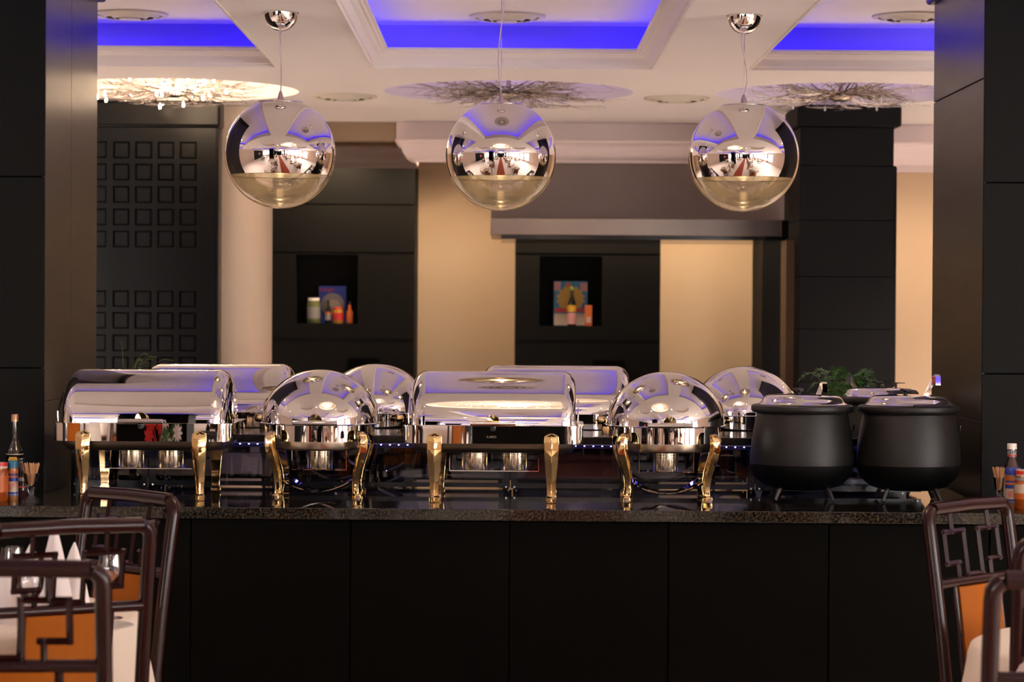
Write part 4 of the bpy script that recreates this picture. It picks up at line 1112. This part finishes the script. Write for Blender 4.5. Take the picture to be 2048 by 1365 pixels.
table(1.765, 6.15, .575, 'the round table between the right chairs', seed=5)
table(-1.95, 4.25, .52, 'the round table holding the red flowers, behind left frame edge', seed=6)

def napkin_cone(x, y, h, r, label, group=None, rz=0.0, seed=1):
    m = MB(); n = 20; rings = []
    for i in range(9):
        u = i/8; rr = r*(1-u)**.8 + .002
        rings.append([(rr*math.cos(2*PI*k/n)*(1+.18*math.cos(3*2*PI*k/n+seed)), rr*.7*math.sin(2*PI*k/n)*(1+.15*math.sin(4*2*PI*k/n)), h*u) for k in range(n)])
    m.loft(rings)
    m.add([(-r*1.3, -r*.6, 0), (-r*.1, -r*.75, 0), (-r*.45, -r*.4, h*.62)], [(0, 1, 2)])
    o = m.build('napkin', M['napkin'], smooth=50); o.location = (x, y, .7455); o.rotation_euler = (0, 0, rz)
    return tag(o, label, 'napkin', group)
q1 = P(108, 1150, 6.45); q2 = P(70, 1150, 6.6); q3 = P(138, 1150, 6.75); q4 = P(10, 1150, 6.5)
napkin_cone(q1.x, 6.45, .27, .055, 'tall white napkin cone on the left table, its tip above the chair rail')
napkin_cone(q2.x-.02, 6.65, .20, .06, 'shorter white napkin fold left of the tall cone on left table', seed=2)
napkin_cone(q3.x+.01, 6.78, .19, .05, 'white napkin fold right of the tall cone on left table', seed=3)
napkin_cone(q4.x, 6.5, .17, .05, 'white napkin at the left frame edge on the left table', seed=4)
def goblet(x, y, label):
    t = thing('wine_glass', label, 'glass', (x, y, .7455))
    MB().lathe([(0, 0), (.032, 0), (.033, .002), (.006, .008), (.004, .02), (.004, .075), (.02, .09), (.034, .115), (.036, .14), (.031, .175), (.0300, .175), (.035, .14), (.033, .116), (.018, .092), (0, .083)], 28, cap=False).build('bowl', M['glass'], t, smooth=60)
    return t
g1 = P(60, 1190, 6.3); goblet(g1.x, 6.3, 'clear wine glass left of the tall napkin on the left table')
g2 = P(40, 1190, 6.45); goblet(g2.x-.09, 6.80, 'clear wine glass behind the napkins on the left table')
g3 = P(222, 1110, 6.62); goblet(g3.x, 6.62, 'clear wine glass at the right side of the left table')
def plate(x, y, label, dark=False):
    t = MB().lathe([(0, 0), (.06, 0), (.11, .012), (.115, .013), (.112, .015), (.062, .004), (0, .004)], 40, cap=False).build('plate', M['china'], smooth=50)
    t.location = (x, y, .7455); return tag(t, label, 'plate')
plate(P(235, 1200, 6.5).x-.05, 6.36, 'white china plate on the near right side of the left table')
plate(1.58, 6.28, 'white china plate on the right table behind the nearest chair')
goblet(1.46, 6.45, 'clear wine glass on the right table behind the nearest chair')
napkin_cone(1.72, 6.4, .2, .05, 'white napkin cone on the right table beyond the frame edge', seed=8)
# flowers, mirrored in the left chafing dish
fl = thing('flower_vase', 'vase of red and white flowers mirrored in the left chafing dish', 'flowers', (-1.86, 4.25, .7455))
MB().lathe([(0, 0), (.04, 0), (.05, .03), (.035, .10), (.04, .14), (.036, .14), (.03, .10), (0, .02)], 28, cap=False).build('vase', M['china'], fl, smooth=60)
rnd = random.Random(5)
for k in range(13):
    x, y, z = rnd.uniform(-.16, .22), rnd.uniform(-.06, .06), rnd.uniform(.17, .30)
    mt = M['petal'] if x < .04 else (M['leaf'] if k % 2 else M['napkin'])
    m = MB()
    for j in range(9):
        a = 2*PI*j/9; c = Vector((x, y, z)); rr = .055
        m.add([c, c+Vector((rr*.6*math.cos(a-.3), rr*.6*math.sin(a-.3), .02)), c+Vector((rr*math.cos(a), rr*math.sin(a), .03)), c+Vector((rr*.6*math.cos(a+.3), rr*.6*math.sin(a+.3), .02))], [(0, 1, 2, 3)])
        m.add([c, c+Vector((rr*.6*math.cos(a-.3), -.01, rr*.6*math.sin(a-.3))), c+Vector((rr*math.cos(a), -.02, rr*math.sin(a))), c+Vector((rr*.6*math.cos(a+.3), -.01, rr*.6*math.sin(a+.3)))], [(0, 1, 2, 3)])
    m.tube([(0, 0, .12), (x*.5, y*.5, z*.7), (x, y, z)], .002, 5)
    m.build('bloom' if mt is not M['leaf'] else 'foliage', mt, fl, smooth=0, fix=False)

# dining room tables behind the viewer (mirrored in globes and lids)
G1 = 'dining room tables seen mirrored'; G2 = 'dining room chairs seen mirrored'
spots = [(sx*x, y) for y in (2.0, -1.2, -4.6, -7.6, -11.0) for x in (1.75, 4.6) for sx in (-1, 1) if not (x < 2 and y in (-4.6, -7.6)) and not (x == 1.75 and sx < 0 and y == 2.0)]
tb0, cl0 = table(spots[0][0], spots[0][1], .6, 'a round table of the dining room behind the viewer, seen mirrored', G1, seed=9)
for i, (x, y) in enumerate(spots):
    if i:
        dup(tb0, (x, y, 0)); c = cl0.copy(); COL.objects.link(c); c.location = (x, y, 0)
    for k in range(4):
        a = PI/4 + k*PI/2 + (i % 3)*.2
        if y < -6 and k % 2: continue
        chair(x+.80*math.cos(a), y+.80*math.sin(a), -math.cos(a), -math.sin(a), 'mahogany lattice chair at a dining room table behind the viewer, seen mirrored', G2)
